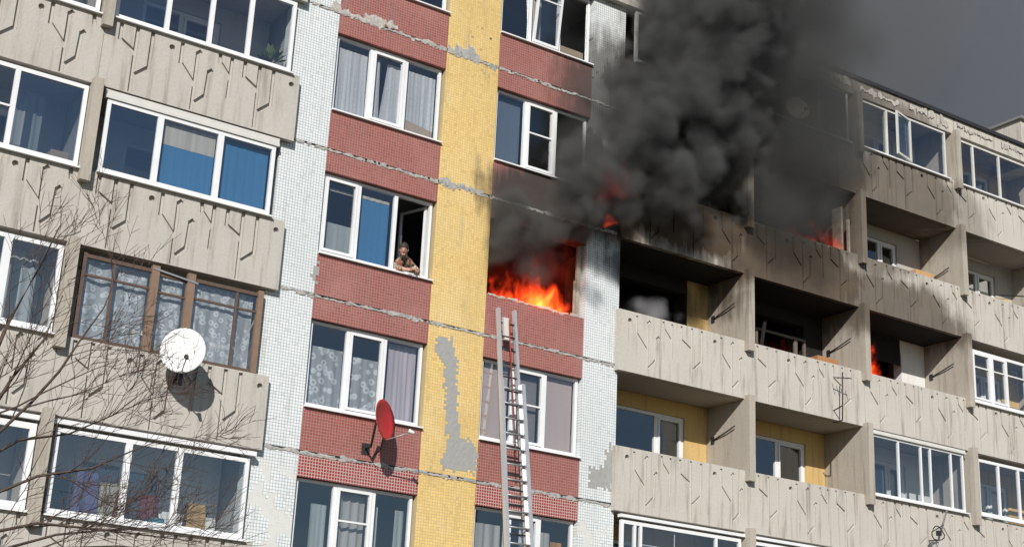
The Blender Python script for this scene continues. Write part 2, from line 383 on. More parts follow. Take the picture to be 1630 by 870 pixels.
for k in range(-2, 4):
    z = zk(k); a, b = z+.825, z+2.36
    if k == 2: wl2 = window(LX0, LX1, a, b, splits=(S1, S2), sash=(1,))
    elif k == 1:
        wl1 = window(LX0, LX1, a, b, splits=(S1-.02, S2), sash=(0,), skip=(2,), gls={0: GL, 1: GL})
        turned_sash(wl1, LX1-.06, .66, a+.06, b-.06, .2, R_(-72), rev=True, gl=GLD)
    elif k == 0: window(LX0, LX1, a, b, splits=(S1, S2), sash=(1,), mw=.07)
    else: window(LX0, LX1, a, b, splits=(S1, S2), sash=(1,), transom={1: b-.62} if k == -1 else None)
RX0, RX1 = XR2+.025, XE-.025
T1, T2 = 4.38, 5.12
for k in range(-2, 4):
    z = zk(k); a, b = z+.825, z+2.36
    if k == 3:
        wr3 = window(RX0, RX1, a, b, splits=(T1, T2), skip=(1,))
        turned_sash(wr3, T1+.05, .64, a+.06, b-.06, .06, R_(7), axis='x', bar=b-.5)
    elif k == 2: window(RX0, RX1, a, b, splits=(T1, T2), sash=(1,), transom={1: b-.7}, gls={2: GLD}, mat=PVC)
    elif k == 1:   # burnt-out window: scorched jambs only
        wb = boxes('window', [(RX0, RX0+.05, .12, .18, a, b), (RX1-.12, RX1-.06, .08, .14, a, b-.05), (RX1-.05, RX1, .12, .2, a, b), (RX0, RX1, .1, .2, a-.02, a+.025), (RX1-.17, RX1-.13, .1, .13, a, a+.75)], BURNT, B)
        v, f = smear(RX0, RX1, a-.02, 77, .03, .02, .014, gaps=.05); pyobj('burnt_sill', v, f, MORTL, wb)['kind'] = 'stuff'
    else: window(RX0, RX1, a, b, splits=(T1, T2), sash=(1,), transom={1: b-.72} if k == 0 else None)
# ---- loggia parapet panels with their cast groove pattern
def groove_lines():
    per = [ [(0,1.09),(0,.82),(.27,.66)], [(.285,1.10),(.285,-.07)], [(.555,1.09),(.555,.45),(.345,.26)],
            [(1.10,1.07),(1.10,.72),(1.36,.43)], [(1.39,.99),(1.39,-.07)], [(1.43,1.03),(1.39,.985)], [(1.63,.70),(1.61,.25),(1.44,.07)], [(1.67,.74),(1.63,.70)],
            [(1.80,1.09),(1.82,.95),(2.01,.74)], [(2.03,1.08),(2.02,.34)] ]
    return per, (.92, .95)
_pc = {}
def panel_mesh(width, phase, name, mat, gw=.074, gd=.05):
    """front face cut by grooves (recessed), made with a constrained triangulation; local x 0..width, y 0 = front"""
    per, hole = groove_lines(); z0, z1, th = -.12, 1.15, .12; P = 2.28
    polys = []
    for i in range(-2, 4):
        ox = phase+P*i
        for ln in per:
            for (a, b), (c, d) in zip(ln[:-1], ln[1:]):
                a_, c_ = a+ox, c+ox
                if min(a_, c_) < .06 or max(a_, c_) > width-.06: continue
                t = Vector((c_-a_, d-b)); t.normalize(); nrm = Vector((-t.y, t.x))*gw/2; e = t*gw*.35
                p, q = Vector((a_, b))-e, Vector((c_, d))+e
                polys.append([p+nrm, p-nrm, q-nrm, q+nrm])
        hx = hole[0]+ox
        if .1 < hx < width-.1: polys.append([Vector((hx+.055*math.cos(j*math.pi/5), hole[1]+.055*math.sin(j*math.pi/5))) for j in range(10)])
    vs_ = [Vector((0, z0)), Vector((width, z0)), Vector((width, z1)), Vector((0, z1))]; fs = [[0,1,2,3]]
    for p in polys:
        n = len(vs_); vs_ += p; fs.append(list(range(n, n+len(p))))
    ov, oe, of, _, _, orf = geometry.delaunay_2d_cdt(vs_, [], fs, 1, 1e-5)
    deep = [1 if any(j > 0 for j in q) else 0 for q in orf]
    big = [max([gd if len(fs[j]) == 4 else .07 for j in q if j > 0], default=0) for q in orf]
    V, F, idx = [], [], {}
    def vid(i, y):
        if (i, y) not in idx: idx[(i, y)] = len(V); V.append((ov[i].x, y, ov[i].y))
        return idx[(i, y)]
    em = {}
    for t, q in enumerate(of):
        F.append([vid(i, big[t]) for i in q])
        for i in range(len(q)): em.setdefault(frozenset((q[i], q[(i+1) % len(q)])), []).append(t)
    for e, ts in em.items():
        if len(ts) == 2 and big[ts[0]] != big[ts[1]]:
            i, j = tuple(e); F.append([vid(i, big[ts[0]]), vid(j, big[ts[0]]), vid(j, big[ts[1]]), vid(i, big[ts[1]])])
    n = len(V); V += [(0,0,z0),(width,0,z0),(width,th,z0),(0,th,z0),(0,0,z1),(width,0,z1),(width,th,z1),(0,th,z1)]
    F += [[n+i for i in q] for q in ((0,3,2,1),(4,5,6,7),(1,2,6,5),(2,3,7,6),(3,0,4,7))]
    me = bpy.data.meshes.new(name); me.from_pydata(V, [], F); me.materials.append(mat)
    bm = bmesh.new(); bm.from_mesh(me); bmesh.ops.remove_doubles(bm, verts=bm.verts, dist=1e-5); bmesh.ops.recalc_face_normals(bm, faces=bm.faces); bm.to_mesh(me); bm.free()
    return me
SEAM_L = -4.375; SEAMS = [10.18, 13.74, 17.275, 20.85]
YP = -.14
pm = {'L1': (panel_mesh(3.628, -4.10-(-4.373), 'parapet_panel', CONC), -4.373),
      'L0': (panel_mesh(3.62, -4.10-2.28*2-(-8.0), 'parapet_panel', CONC), -8.0),
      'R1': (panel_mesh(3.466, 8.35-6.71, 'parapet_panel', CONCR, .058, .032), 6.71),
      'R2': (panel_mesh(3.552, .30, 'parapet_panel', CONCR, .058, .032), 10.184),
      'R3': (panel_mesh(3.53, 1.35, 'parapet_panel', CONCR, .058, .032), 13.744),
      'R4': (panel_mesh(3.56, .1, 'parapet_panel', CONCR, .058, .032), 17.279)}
rj = random.Random(4)
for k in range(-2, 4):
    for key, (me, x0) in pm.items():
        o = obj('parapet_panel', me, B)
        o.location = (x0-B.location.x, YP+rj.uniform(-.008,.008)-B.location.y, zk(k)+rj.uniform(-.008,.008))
# slabs, ceilings, dividers
LBACK = 1.05
for k in range(-2, 5):
    z = zk(k); t = .02 if k < 4 else .0
    boxes('floor_slab', [(-8.0, XW-.004, YP+.125, LBACK-.003, z-.135, z)], SOFF, B)
    xs = [XEND+.004]+SEAMS
    for i in range(4):
        burnt = (k, i) in ((2,0),(2,1),(3,0),(3,1),(2,2))
        boxes('floor_slab', [(xs[i]+(.004 if i else 0), xs[i+1]-.004, YP+.125, LBACK-.003, z-.135, z)], CHAR if burnt else SOFF, B)
def divider(xl, k, mat, low=.92, top=2.745):
    z = zk(k)
    pr = [(-.29,z+low),(-.29,z+top),(0.0,z+top),(0.0,z+2.66),(LBACK-.005,z+2.66),(LBACK-.005,z+.003),(-.012,z+.003),(-.012,z+low)]
    v = [(xl, a, b) for a, b in pr]+[(xl+.168, a, b) for a, b in pr]; n = len(pr)
    f = [tuple(range(n))[::-1], tuple(range(n, 2*n))]+[(i, (i+1) % n, n+(i+1) % n, n+i) for i in range(n)]
    return pyobj('divider_wall', v, f, mat, B)
for k in range(-2, 4):
    tp = 2.745 if k < 3 else 2.5
    divider(-4.46, k, POST, top=tp)
    for i, xl in enumerate((10.097, 13.657, 17.19, 20.76)):
        divider(xl, k, POST, top=tp)
# loggia rear walls with their openings
def rear(x0, x1, k, ox0, ox1, mat, gl=True, head=2.34, splits=None, glm=GL, frame=PVC, sillz=.85):
    z = zk(k)
    boxes('loggia_wall', [(x0, ox0-.003, LBACK, LBACK+.25, z+.003, z+2.66), (ox1+.003, x1, LBACK, LBACK+.25, z+.003, z+2.66), (ox0-.003, ox1+.003, LBACK, LBACK+.25, z+head+.003, z+2.66), (ox0-.003, ox1+.003, LBACK, LBACK+.25, z+.003, z+sillz-.003)], mat, B)
    if gl: window(ox0, ox1, z+sillz, z+head, y=LBACK+.05, splits=splits or (ox0+(ox1-ox0)*.5,), sash=(len(splits) if splits else 1,), gl=glm, mat=frame, sill=False, name='loggia_window', sashm=frame, fw=.07, mw=.09)
for k in range(-2, 4):
    rear(-7.9, -4.47, k, -7.2, -5.3, GRYW if k % 2 else WHTW)
    rear(-4.29, XW-.004, k, -3.4, -1.9, WHTW if k in (1,-1) else GRYW)
    fire = k in (1, 2)
    rear(XEND+.004, 9.50 if k == 1 else 10.095, k, 7.3, 9.47, CHAR if k in (1, 2) else YELW, gl=k not in (1, 2), splits=(8.72,) if k == 0 else None)
    rear(10.27, 13.655, k, 11.5, 13.06, CHAR if k in (1, 2) else YELW, gl=k not in (1, 2), splits=(12.2,))
    rear(13.83, 17.188, k, 15.0, 16.35, GRYW if k == 2 else (WHTW if k in (0, 1, 3) else YELW), gl=k != 1, splits=(15.75,))
    rear(17.36, 20.76, k, 18.7, 20.1, GRYW if k == 2 else YELW, splits=(19.4,))
boxes('loggia_wall', [(9.503, 10.095, LBACK-.01, LBACK+.25, zk(1)+.003, zk(1)+2.66)], YELW, B)
boxes('charred_lining', [(13.83, 15.02, LBACK-.02, LBACK-.004, zk(1)+.01, zk(1)+2.65), (15.02, 16.3, LBACK-.02, LBACK-.004, zk(1)+2.0, zk(1)+2.65)], CHAR, B)
# burnt frame bits in the gutted loggias
for (xa, xb) in ((11.5, 13.06),):
    boxes('loggia_window', grid_bars(xa, xb, zk(1)+.85, zk(1)+2.0, LBACK-.06, LBACK-.004, (12.75,), .06, .09), SOOTY, B)
# rooms: floors, partitions and the rear of the block
for k in range(-2, 5):
    boxes('room_floor', [(XW, XEND, .302, 5.0, zk(k)-.16, zk(k)-.002)], ROOM, B)
    boxes('room_floor', [(-8.0, XW-.01, LBACK+.255, 5.0, zk(k)-.16, zk(k)-.002)], ROOM, B)
    boxes('room_floor', [(XEND+.01, 20.85, LBACK+.255, 5.0, zk(k)-.16, zk(k)-.002)], ROOM, B)
for (a, b, k) in ((XEND+.02, 10.09, 1), (10.27, 13.65, 1), (13.83, 17.18, 1), (XEND+.02, 10.09, 2), (10.27, 13.65, 2)):
    boxes('charred_room_wall', [(a, b, 2.2, 2.3, zk(k)+.003, zk(k)+2.63)], CHAR, B); boxes('charred_room_ceiling', [(a, b, LBACK+.27, 2.19, zk(k)+2.6, zk(k)+2.635)], CHAR, B)
boxes('charred_room_wall', [(XR2+.1, XEND-.22, 1.6, 1.7, zk(1)+.003, zk(1)+2.63)], CHAR, B); boxes('charred_room_ceiling', [(3.05, XEND-.22, .31, 1.59, zk(1)+2.6, zk(1)+2.635)], CHAR, B); boxes('charred_room_floor', [(3.05, XEND-.22, .31, 1.59, zk(1)+.003, zk(1)+.03)], CHAR, B)
for x in (XW+.12, 2.98, XEND-.14):
    boxes('partition_wall', [(x-.06, x+.06, .303, 5.0, 0, zk(4)-.17)], ROOM, B)
for x in (-4.4, 10.18, 13.74, 17.27):
    boxes('partition_wall', [(x-.08, x+.08, LBACK+.256, 5.0, 0, zk(4)-.17)], ROOM, B)
boxes('outer_wall', [(-8.3, 25, 5.002, 5.3, 0, zk(4)+.05)], GRYW, B)
boxes('outer_wall', [(-8.3, -8.003, -.01, 5.0, 0, zk(4)+.05)], GRYW, B)
# roof: fascia slabs between the dividers, flashing
boxes('roof_slab', [(-8.3, 20.3, .06, 5.3, zk(4)+.052, zk(4)+.13)], SOFF, B)
rr = random.Random(8)
def fascia(a, b):
    boxes('roof_fascia', [(a, b, YP-.02+rr.uniform(-.012,.012), .05, zk(4)-.36, zk(4)+.07)], CONCR, B)
    pyobj('peeled_patch', *[q for q in smear(a+.1, b-.2, zk(4)-.12+rr.uniform(-.03,.05), rr.random(), .05, .06, .06, gaps=.12, y=YP-.042)], MORTL, B)
for a, b in ((-8.0,-6.2),(-6.19,-4.38),(-4.37,-2.6),(-2.59,-.9),(-.89,1.5),(1.51,3.9),(3.91,6.75),(6.76,8.5),(8.51,10.17),(10.19,12.0),(12.01,13.73),(13.75,15.5),(15.51,17.26),(17.29,19.0),(19.01,20.2)):
    fascia(a, b)
boxes('roof_flashing', [(-8.32, 20.3, YP-.07, .4, zk(4)+.132, zk(4)+.15), (-8.32, 20.3, YP-.07, YP-.06, zk(4)+.05, zk(4)+.132)], DARKM, B)
# the taller neighbouring section past the last loggia
zt = zk(4)+.97
boxes('stair_tower', [(20.2, 25, 0, .97, zk(4)-.4, zt)], CONCR, B)
boxes('stair_tower_front', [(20.9, 25, -.012, .9, 0, zk(4)-.402)], T_WHT, B)
boxes('tower_coping', [(20.12, 25, -.1, 1.05, zt+.003, zt+.07)], METG, B)
boxes('tower_window', [(20.5, 21.3, -.05, -.003, zk(4)+.25, zk(4)+.8)], PVC, B)
# ---- loggia glazing
YG = -.11
def glaz(k, x0, x1, za, zb, splits, **kw):
    z = zk(k); kw.setdefault('dp', .06); kw.setdefault('mw', .085); kw.setdefault('fw', .07)
    return window(x0, x1, z+za, z+zb, y=YG, splits=splits, name='loggia_glazing', sill_out=.02, **kw)
glaz(2, -4.24, -.93, 1.20, 2.62, (-3.31, -2.52, -1.79), gls={0: GLM})
glaz(1, -4.14, -1.05, 1.20, 2.50, (-3.19, -2.085), gls={0: GLM}, mw=.11)
boxes('head_flashing', [(-4.2, -1.0, YG-.03, YG+.05, zk(1)+2.505, zk(1)+2.56), (-4.2, -1.0, YG-.01, YG+.05, zk(1)+2.563, zk(1)+2.66)], PVCO, B)
glaz(-1, -4.19, -.93, 1.18, 2.50, (-3.0, -2.145), mw=.11)
boxes('head_flashing', [(-4.28, -.85, YG-.07, YG+.05, zk(-1)+2.545, zk(-1)+2.62)], PVC, B)
glaz(2, -7.9, -4.50, 1.18, 2.62, (-6.0, -5.2))
glaz(1, -7.9, -4.48, 1.18, 2.62, (-6.9, -5.64), transom={1: zk(1)+1.9}, gls={2: GLM})
glaz(0, -7.9, -4.49, 1.17, 2.60, (-6.5, -5.36), mw=.13)
glaz(-1, -7.9, -4.49, 1.18, 2.50, (-6.4, -5.2), fw=.1)
boxes('head_flashing', [(-7.9, -4.49, YG-.07, YG+.05, zk(-1)+2.545, zk(-1)+2.62)], PVC, B)
# old timber glazing above the white dish
z0_ = zk(0)
wd = boxes('loggia_glazing', [(-4.16,-4.10,YG,YG+.06,z0_+1.15,z0_+2.58),(-3.65,-3.61,YG+.01,YG+.05,z0_+1.18,z0_+2.5),(-1.49,-1.45,YG+.01,YG+.05,z0_+1.18,z0_+2.5),
      (-4.10,-3.0,YG,YG+.05,z0_+2.50,z0_+2.56),(-2.88,-2.38,YG,YG+.05,z0_+2.46,z0_+2.51),(-2.25,-1.10,YG,YG+.05,z0_+2.50,z0_+2.56),
      (-4.10,-3.02,YG+.005,YG+.045,z0_+2.2,z0_+2.235),(-2.87,-2.39,YG+.005,YG+.045,z0_+2.17,z0_+2.205),(-2.24,-1.10,YG+.005,YG+.045,z0_+2.2,z0_+2.235),(-4.10,-1.1,YG,YG+.05,z0_+1.155,z0_+1.20)], WOOD, B)
boxes('post', [(-3.01,-2.88,YG-.03,YG+.06,z0_+1.16,z0_+2.62)], WOODL, wd); boxes('post', [(-2.385,-2.25,YG-.03,YG+.06,z0_+1.16,z0_+2.62)], WOODL, wd); boxes('post', [(-1.095,-1.0,YG-.03,YG+.06,z0_+1.15,z0_+2.60)], WOODL, wd)
boxes('torn_flashing', [(-3.0,-2.2,YG-.04,YG-.03,z0_+2.5,z0_+2.53)], METG, wd, xf=lambda a: Vector((a.x, a.y, a.z+(-2.6-a.x)*.12)))
for a, b in ((-4.10,-3.65),(-3.61,-3.01),(-2.88,-2.385),(-2.25,-1.49),(-1.45,-1.095)):
    boxes('pane', [(a+.002,b-.002,YG+.026,YG+.032,z0_+1.20,z0_+2.20)], GL, wd); boxes('pane', [(a+.002,b-.002,YG+.026,YG+.032,z0_+2.236,z0_+2.50)], GL, wd)
# right-hand loggias
glaz(3, 7.0, 10.05, 1.2, 2.42, (8.2, 9.2), mat=PVCO, gl=GLD)
glaz(3, 10.45, 13.50, 1.16, 2.45, (12.55,), mat=PVCO, gl=GLD, fw=.045, mw=.03)
wr = glaz(3, 13.95, 16.98, 1.17, 2.42, (14.84, 15.67), mat=PVCO, fw=.05, mw=.07)
turned_sash(wr, 15.66, .7, zk(3)+1.22, zk(3)+2.36, YG-.02, R_(14), rev=True, mat=PVCO)
glaz(3, 17.5, 20.25, 1.14, 2.38, (18.03, 19.05), mat=PVCO, fw=.05, mw=.06)
glaz(1, 17.5, 20.3, 1.14, 2.45, (18.23, 18.83, 19.55), transom={i: zk(1)+2.02 for i in range(4)}, mw=.07, sash=(0, 1))
glaz(0, 13.98, 17.04, 1.20, 2.56, (14.83, 15.58, 15.90, 16.61), fw=.045, mw=.045)
boxes('head_flashing', [(13.9, 17.1, YG-.05, YG+.06, zk(0)+2.565, zk(0)+2.60), (13.9, 17.1, YG-.02, YG+.06, zk(0)+2.602, zk(0)+2.66)], PVCO, B)
glaz(0, 17.53, 20.4, 1.22, 2.55, (18.30, 19.04), mw=.07)
wq = glaz(-1, 6.9, 10.02, 1.2, 2.52, (7.25, 7.40, 9.35), mw=.06)
for i in range(3): boxes('grille_bar', [(7.45, 9.32, YG+.07, YG+.08, zk(-1)+1.4+i*.35, zk(-1)+1.412+i*.35)], PVC, wq)
boxes('grille_bar', [(8.3, 8.312, YG+.07, YG+.08, zk(-1)+1.28, zk(-1)+2.45)], PVC, wq)
boxes('head_flashing', [(6.85, 10.08, YG-.06, YG+.05, zk(-1)+2.56, zk(-1)+2.62)], PVC, B)
glaz(-1, 10.35, 13.6, 1.2, 2.52, (11.4, 12.5))
boxes('head_flashing', [(10.3, 13.64, YG-.06, YG+.05, zk(-1)+2.56, zk(-1)+2.62)], PVC, B)
glaz(-1, 13.95, 17.1, 1.2, 2.52, (15.0, 16.1)); glaz(-1, 17.5, 20.5, 1.2, 2.52, (18.5, 19.5))
# scorched board standing at the divider of the burning upper loggia
boxes('scorched_board', [(13.3,13.36,.02,.30,zk(2)+.3,zk(2)+2.3),(13.45,13.5,-.06,.0,zk(2)+.3,zk(2)+2.0)], BURNT, B)
# ------------------------------------------------------------------ curtains and things in the windows
def curtain(x0, x1, z0, z1, y, mat, label, amp=.025, wav=7, seed=0, cut=None, group=None, name='curtain', cat='curtain'):
    rnd = random.Random(seed); ph = rnd.random()*6; n = max(8, int((x1-x0)*36)); v, f = [], []
    zs = [z0+(z1-z0)*j/6 for j in range(7)]
    for j, zz in enumerate(zs):
        for i in range(n+1):
            x = x0+(x1-x0)*i/n; t = (zz-z0)/(z1-z0)
            dy = amp*(math.sin(x*wav*6.28+ph+1.3*math.sin(x*5.1+ph))*(.6+.5*math.sin(x*3.7+ph*3))+.5*math.sin(x*wav*11+ph*2+1.5*t))*(1.15-.6*t)
            if cut: x = x+cut*(1-t)*(i/n-.5)
            v.append((x, y+dy, zz))
    for j in range(6):
        for i in range(n): f.append((j*(n+1)+i, j*(n+1)+i+1, (j+1)*(n+1)+i+1, (j+1)*(n+1)+i))
    return tag(pyobj(name, v, f, mat, None, True), label, cat, group)
z = zk(2)
curtain(.08, .78, z+.85, z+2.2, .23, L_WHITE, 'patterned white lace curtain behind the first pane, topmost full window over the leaning person', seed=1)
curtain(.84, 1.05, z+.85, z+2.2, .23, L_WHITE, 'narrow lace curtain at the dark gap of the half-drawn middle sash', seed=2, cut=.1)
curtain(1.22, 1.52, z+.85, z+2.2, .24, L_WHITE, 'lace curtain right of the dark gap in the half-drawn middle sash', seed=3, cut=.25)
curtain(1.6, 2.3, z+.85, z+2.2, .24, L_WHITE, 'white lace curtain hanging behind a slanted cardboard sheet', seed=4)
CARD = plain('cardboard', (.42,.33,.24), .9, var=.25)
for (a, b, h, lb) in ((.86, 1.50, .17, 'low brown cardboard strip behind the middle sash of the lace-curtained window'), (1.60, 2.28, .30, 'brown cardboard sheet with a slanted crease beneath a lace curtain')):
    tag(boxes('cardboard_sheet', [(a, b, .21, .215, z+.86, z+.86+h)], CARD, xf=lambda q, a=a, b=b: Vector((q.x, q.y, q.z+(.0 if q.z < zk(2)+.9 else -.10*(q.x-a)/(b-a))))), lb, 'cardboard')
z = zk(1)
curtain(.08, .74, z+.85, z+1.5, .24, L_DUST, 'grey frosted half curtain behind the tilted sash beside the blue pane', amp=.004, seed=5)
curtain(.08, .72, z+2.12, z+2.17, .25, L_CREAM, 'thin rolled blind at the head of the tilted grey sash', amp=.006, name='roller_blind', cat='blind')
curtain(.86, 1.5, z+2.14, z+2.2, .25, L_CREAM, 'thin rolled blind above the bright blue pane', amp=.006, name='roller_blind', cat='blind')
curtain(.84, 1.5, z+.85, z+2.13, .25, L_BLUE, 'bright blue blind behind the closed pane beside the leaning person', amp=.002, name='roller_blind', cat='blind')
curtain(RX0+.06, T1-.05, zk(2)+.86, zk(2)+2.32, .24, L_SLATE, 'slate grey blind behind the first pane over the burning window', amp=.002, name='roller_blind', cat='blind')
z = zk(0)
curtain(.1, .78, z+.85, z+1.95, .23, L_FLOW, 'lace curtain with big white flowers behind the first pane above the red dish', seed=6, wav=3)
curtain(.86, 1.5, z+.85, z+1.9, .23, L_FLOW, 'flowered lace curtain behind the middle sash above the red dish', seed=7, wav=3)
curtain(1.72, 2.3, z+.85, z+2.3, .26, L_PINK, 'pale pink pleated curtain right behind the top of the red dish', seed=8, wav=6)
z = zk(-1)
curtain(.45, .76, z+.85, z+2.0, .3, L_DUST, 'grey-green side curtain in the window under the deep red mosaic', seed=9, wav=6)
curtain(.9, 1.48, z+.85, z+2.25, .27, L_GREY, 'plain grey curtain behind the barred middle sash under the deep red mosaic', seed=10)
curtain(1.62, 1.76, z+.85, z+2.1, .3, L_DUST, 'narrow grey curtain at the dark third pane under the deep red mosaic', seed=11, wav=6)
curtain(2.12, 2.3, z+.85, z+2.1, .3, L_DUST, 'short grey curtain against the jamb under the deep red mosaic', seed=12, wav=6)
z = zk(3)
curtain(4.5, 4.85, z+.85, z+2.2, .4, L_GREY, 'grey curtain behind the tilted sash over the smoking window', seed=13)
tag(boxes('cardboard_sheet', [(5.2, 5.86, .24, .25, z+.86, z+1.14)], CARD), 'slanted cardboard sheet in the pane beside the tilted sash', 'cardboard')
z = zk(0)
curtain(RX0+.06, T1-.06, z+.86, z+2.33, .21, L_BLIND, 'dusty pink blind behind the pane left of the ladder', amp=.002, name='roller_blind', cat='blind')
curtain(T2+.05, RX1-.06, z+.86, z+2.33, .21, L_BLIND, 'dusty pink blind filling the pane beside the white pier', amp=.002, name='roller_blind', cat='blind')
curtain(T1+.1, T2-.1, z+.86, z+2.3, .24, plain('mesh_screen', (.20,.18,.17), .9), 'dark insect screen in the middle sash behind the ladder', amp=.001, name='insect_screen', cat='screen')
z = zk(-1)
curtain(RX0+.06, T1-.04, z+.85, z+2.1, .26, L_GREY, 'gathered grey curtain left of the ladder under the deep red mosaic', seed=15, wav=5)
curtain(T1+.4, T2-.08, z+.85, z+2.25, .27, L_WHITE, 'white net curtain in the middle sash right of the ladder', seed=16)
curtain(T2+.06, T2+.36, z+.85, z+2.1, .26, L_GREY, 'grey curtain beside the orange drape', seed=17, wav=5)
curtain(T2+.38, RX1-.14, z+.85, z+1.95, .27, L_ORANGE, 'orange drape in the window corner by the bare white pier', seed=18, wav=5)
# loggia curtains and belongings (left)
z = zk(0)
curtain(-4.05, -3.02, z+1.2, z+2.5, .02, L_RING, 'ring-patterned lace curtain left of the twin timber posts', seed=20, wav=3)
curtain(-2.86, -2.4, z+1.2, z+2.5, .02, L_RING, 'ring-patterned lace curtain between the twin timber posts', seed=21, wav=3)
curtain(-2.23, -1.12, z+1.2, z+2.5, .02, L_RING, 'ring-patterned lace curtain right of the twin timber posts', seed=22, wav=3)
z = zk(1)
curtain(-3.12, -2.14, z+2.02, z+2.44, .0, L_CREAM, 'cream blind half lowered over the blue loggia pane', amp=.003, name='roller_blind', cat='blind')
curtain(-3.12, -2.14, z+1.24, z+2.015, .0, L_BLUE, 'blue sheet below the cream blind in the loggia glazing', amp=.004, name='blue_sheet', cat='sheet')
curtain(-2.03, -1.13, z+1.24, z+2.40, .02, L_BLUE, 'blue sheet filling the loggia end pane above the timber glazing', amp=.004, name='blue_sheet', cat='sheet')
curtain(-5.5, -5.0, z+1.25, z+2.5, .5, L_GREY, 'grey curtain deep behind the loggia pane with the paper stack', seed=24)
z = zk(0)
curtain(-5.3, -4.75, z+1.2, z+2.5, .3, L_DUST, 'pale grey curtain behind the loggia pane crossed by bare twigs', seed=25)
def slab_thing(name, x0, x1, y0, y1, z0, z1, col, label, cat):
    m_ = plain(name+'_colour', col, .8, var=.25)
    o = boxes(name, [(x0, x1, y0, y1, z0, z1)], m_)
    bv = o.modifiers.new('bevel', 'BEVEL'); bv.width = .012; bv.segments = 2
    return tag(o, label, cat)
def garment(x0, x1, y, z0, z1, col, label, seed):
    m_ = plain('garment_colour', col, .9, var=.35, scale=5)
    return curtain(x0, x1, z0, z1, y, m_, label, amp=.03, wav=5, seed=seed, cut=.12, name='hanging_garment', cat='garment')
z = zk(-1)
garment(-4.0, -3.62, .5, z+1.15, z+1.95, (.03,.03,.06), 'dark garment hanging in the twig-crossed loggia', 31)
garment(-3.58, -3.25, .45, z+1.2, z+1.98, (.09,.09,.2), 'violet-blue garment hanging in the twig-crossed loggia', 32)
slab_thing('cupboard', -3.2, -2.75, .4, .8, z+.003, z+1.85, (.35,.33,.25), 'beige cupboard beside the violet garment in the loggia', 'cupboard')
garment(-2.95, -2.75, .3, z+1.2, z+1.75, (.16,.025,.035), 'small red garment by the white loggia mullion', 33)
garment(-2.55, -2.25, .35, z+1.35, z+1.75, (.16,.03,.05), 'crimson cloth hanging in the narrow loggia pane', 34)
slab_thing('plastic_tub', -2.42, -2.2, .1, .35, z+1.16, z+1.36, (.05,.2,.24), 'turquoise plastic tub on the loggia sill by the mullion', 'tub')
garment(-1.75, -1.42, .4, z+1.2, z+1.72, (.45,.27,.08), 'orange towel hanging at the loggia end pane', 35)
slab_thing('cardboard_box', -4.9, -4.6, .02, .3, zk(1)+.9, zk(1)+1.42, (.55,.36,.2), 'brown carton behind the loggia pane above the branches', 'box')
slab_thing('storage_box', -1.75, -1.3, .05, .4, zk(1)+1.0, zk(1)+1.42, (.6,.62,.63), 'white slatted box low behind the blue loggia pane', 'box')
# right loggias
slab_thing('wooden_crate', 16.45, 17.1, .55, .98, zk(2)+1.2, zk(2)+1.62, (.55,.33,.16), 'orange-brown crate at the rear corner of the open sooty loggia', 'crate')
slab_thing('carton', 19.5, 20.0, .5, .9, zk(2)+1.15, zk(2)+1.55, (.66,.5,.3), 'pale carton standing in the open loggia beside the clothes wires', 'box')
slab_thing('wooden_cabinet', 12.95, 13.6, .5, 1.0, zk(1)+.6, zk(1)+1.52, (.42,.2,.09), 'charred brown cabinet in the gutted loggia', 'cabinet')
slab_thing('plank', 17.6, 17.75, .6, .66, zk(3)+1.0, zk(3)+1.8, (.5,.45,.35), 'pale plank leaning in the last glazed loggia below the roof', 'plank')
def leaning(name, x, y, z, L, wd, tilt, label):
    o = boxes(name, [(x, x+wd, y, y+.03, z, z+L)], CHAR, xf=lambda a: Vector((a.x+(a.z-z)*tilt, a.y+(a.z-z)*.12, a.z))); return tag(o, label, 'board')
leaning('charred_board', 8.9, .55, zk(1)+.01, 2.0, .10, -.25, 'charred board leaning beside the yellow wall strip in the gutted loggia')
leaning('charred_board', 10.9, .5, zk(1)+.01, 2.1, .08, .3, 'charred board slanting across the gutted loggia with the brown cabinet')
PLANT = plain('leaf_green', (.06,.10,.03), .6, c2=(.13,.16,.05), scale=20)
def houseplant(x, y, z, r, label, seed, mat=PLANT, up=1.0):
    rnd = random.Random(seed); e = empty('house_plant', (x, y, z)); v, f = [], []
    for i in range(60):
        a, b = rnd.uniform(0, 6.28), rnd.uniform(.1, 1.4); L = r*rnd.uniform(.5, 1)
        d = Vector((math.cos(a)*math.cos(b), math.sin(a)*math.cos(b), math.sin(b)*up)); p = Vector((x, y, z+.12))+d*L
        s_ = d.cross(Vector((0,0,1))).normalized()*r*.13; q = Vector((x, y, z+.12))+d*L*.45; n = len(v)
        v += [q, (p+q)/2+s_, p, (p+q)/2-s_+Vector((0,0,.01))]; f.append((n, n+1, n+2, n+3))
    pyobj('foliage', v, f, mat, e)
    pv = []; n = 10
    for zz, rr_ in ((0, .06), (.12, .085)): pv += [(x+rr_*math.cos(j*6.283/n), y+rr_*math.sin(j*6.283/n), z+zz) for j in range(n)]
    pyobj('pot', pv, [(j, (j+1) % n, n+(j+1) % n, n+j) for j in range(n)]+[tuple(range(n)), tuple(range(n, 2*n))], RUST, e)
    return tag(e, label, 'plant')
houseplant(.3, .25, zk(-1)+.82, .34, 'leafy green potted plant low in the window under the deep red mosaic', 3)
houseplant(-1.25, .12, zk(2)+1.22, .36, 'spiky green plant behind the loggia end pane beside the white pier', 5, up=1.3)
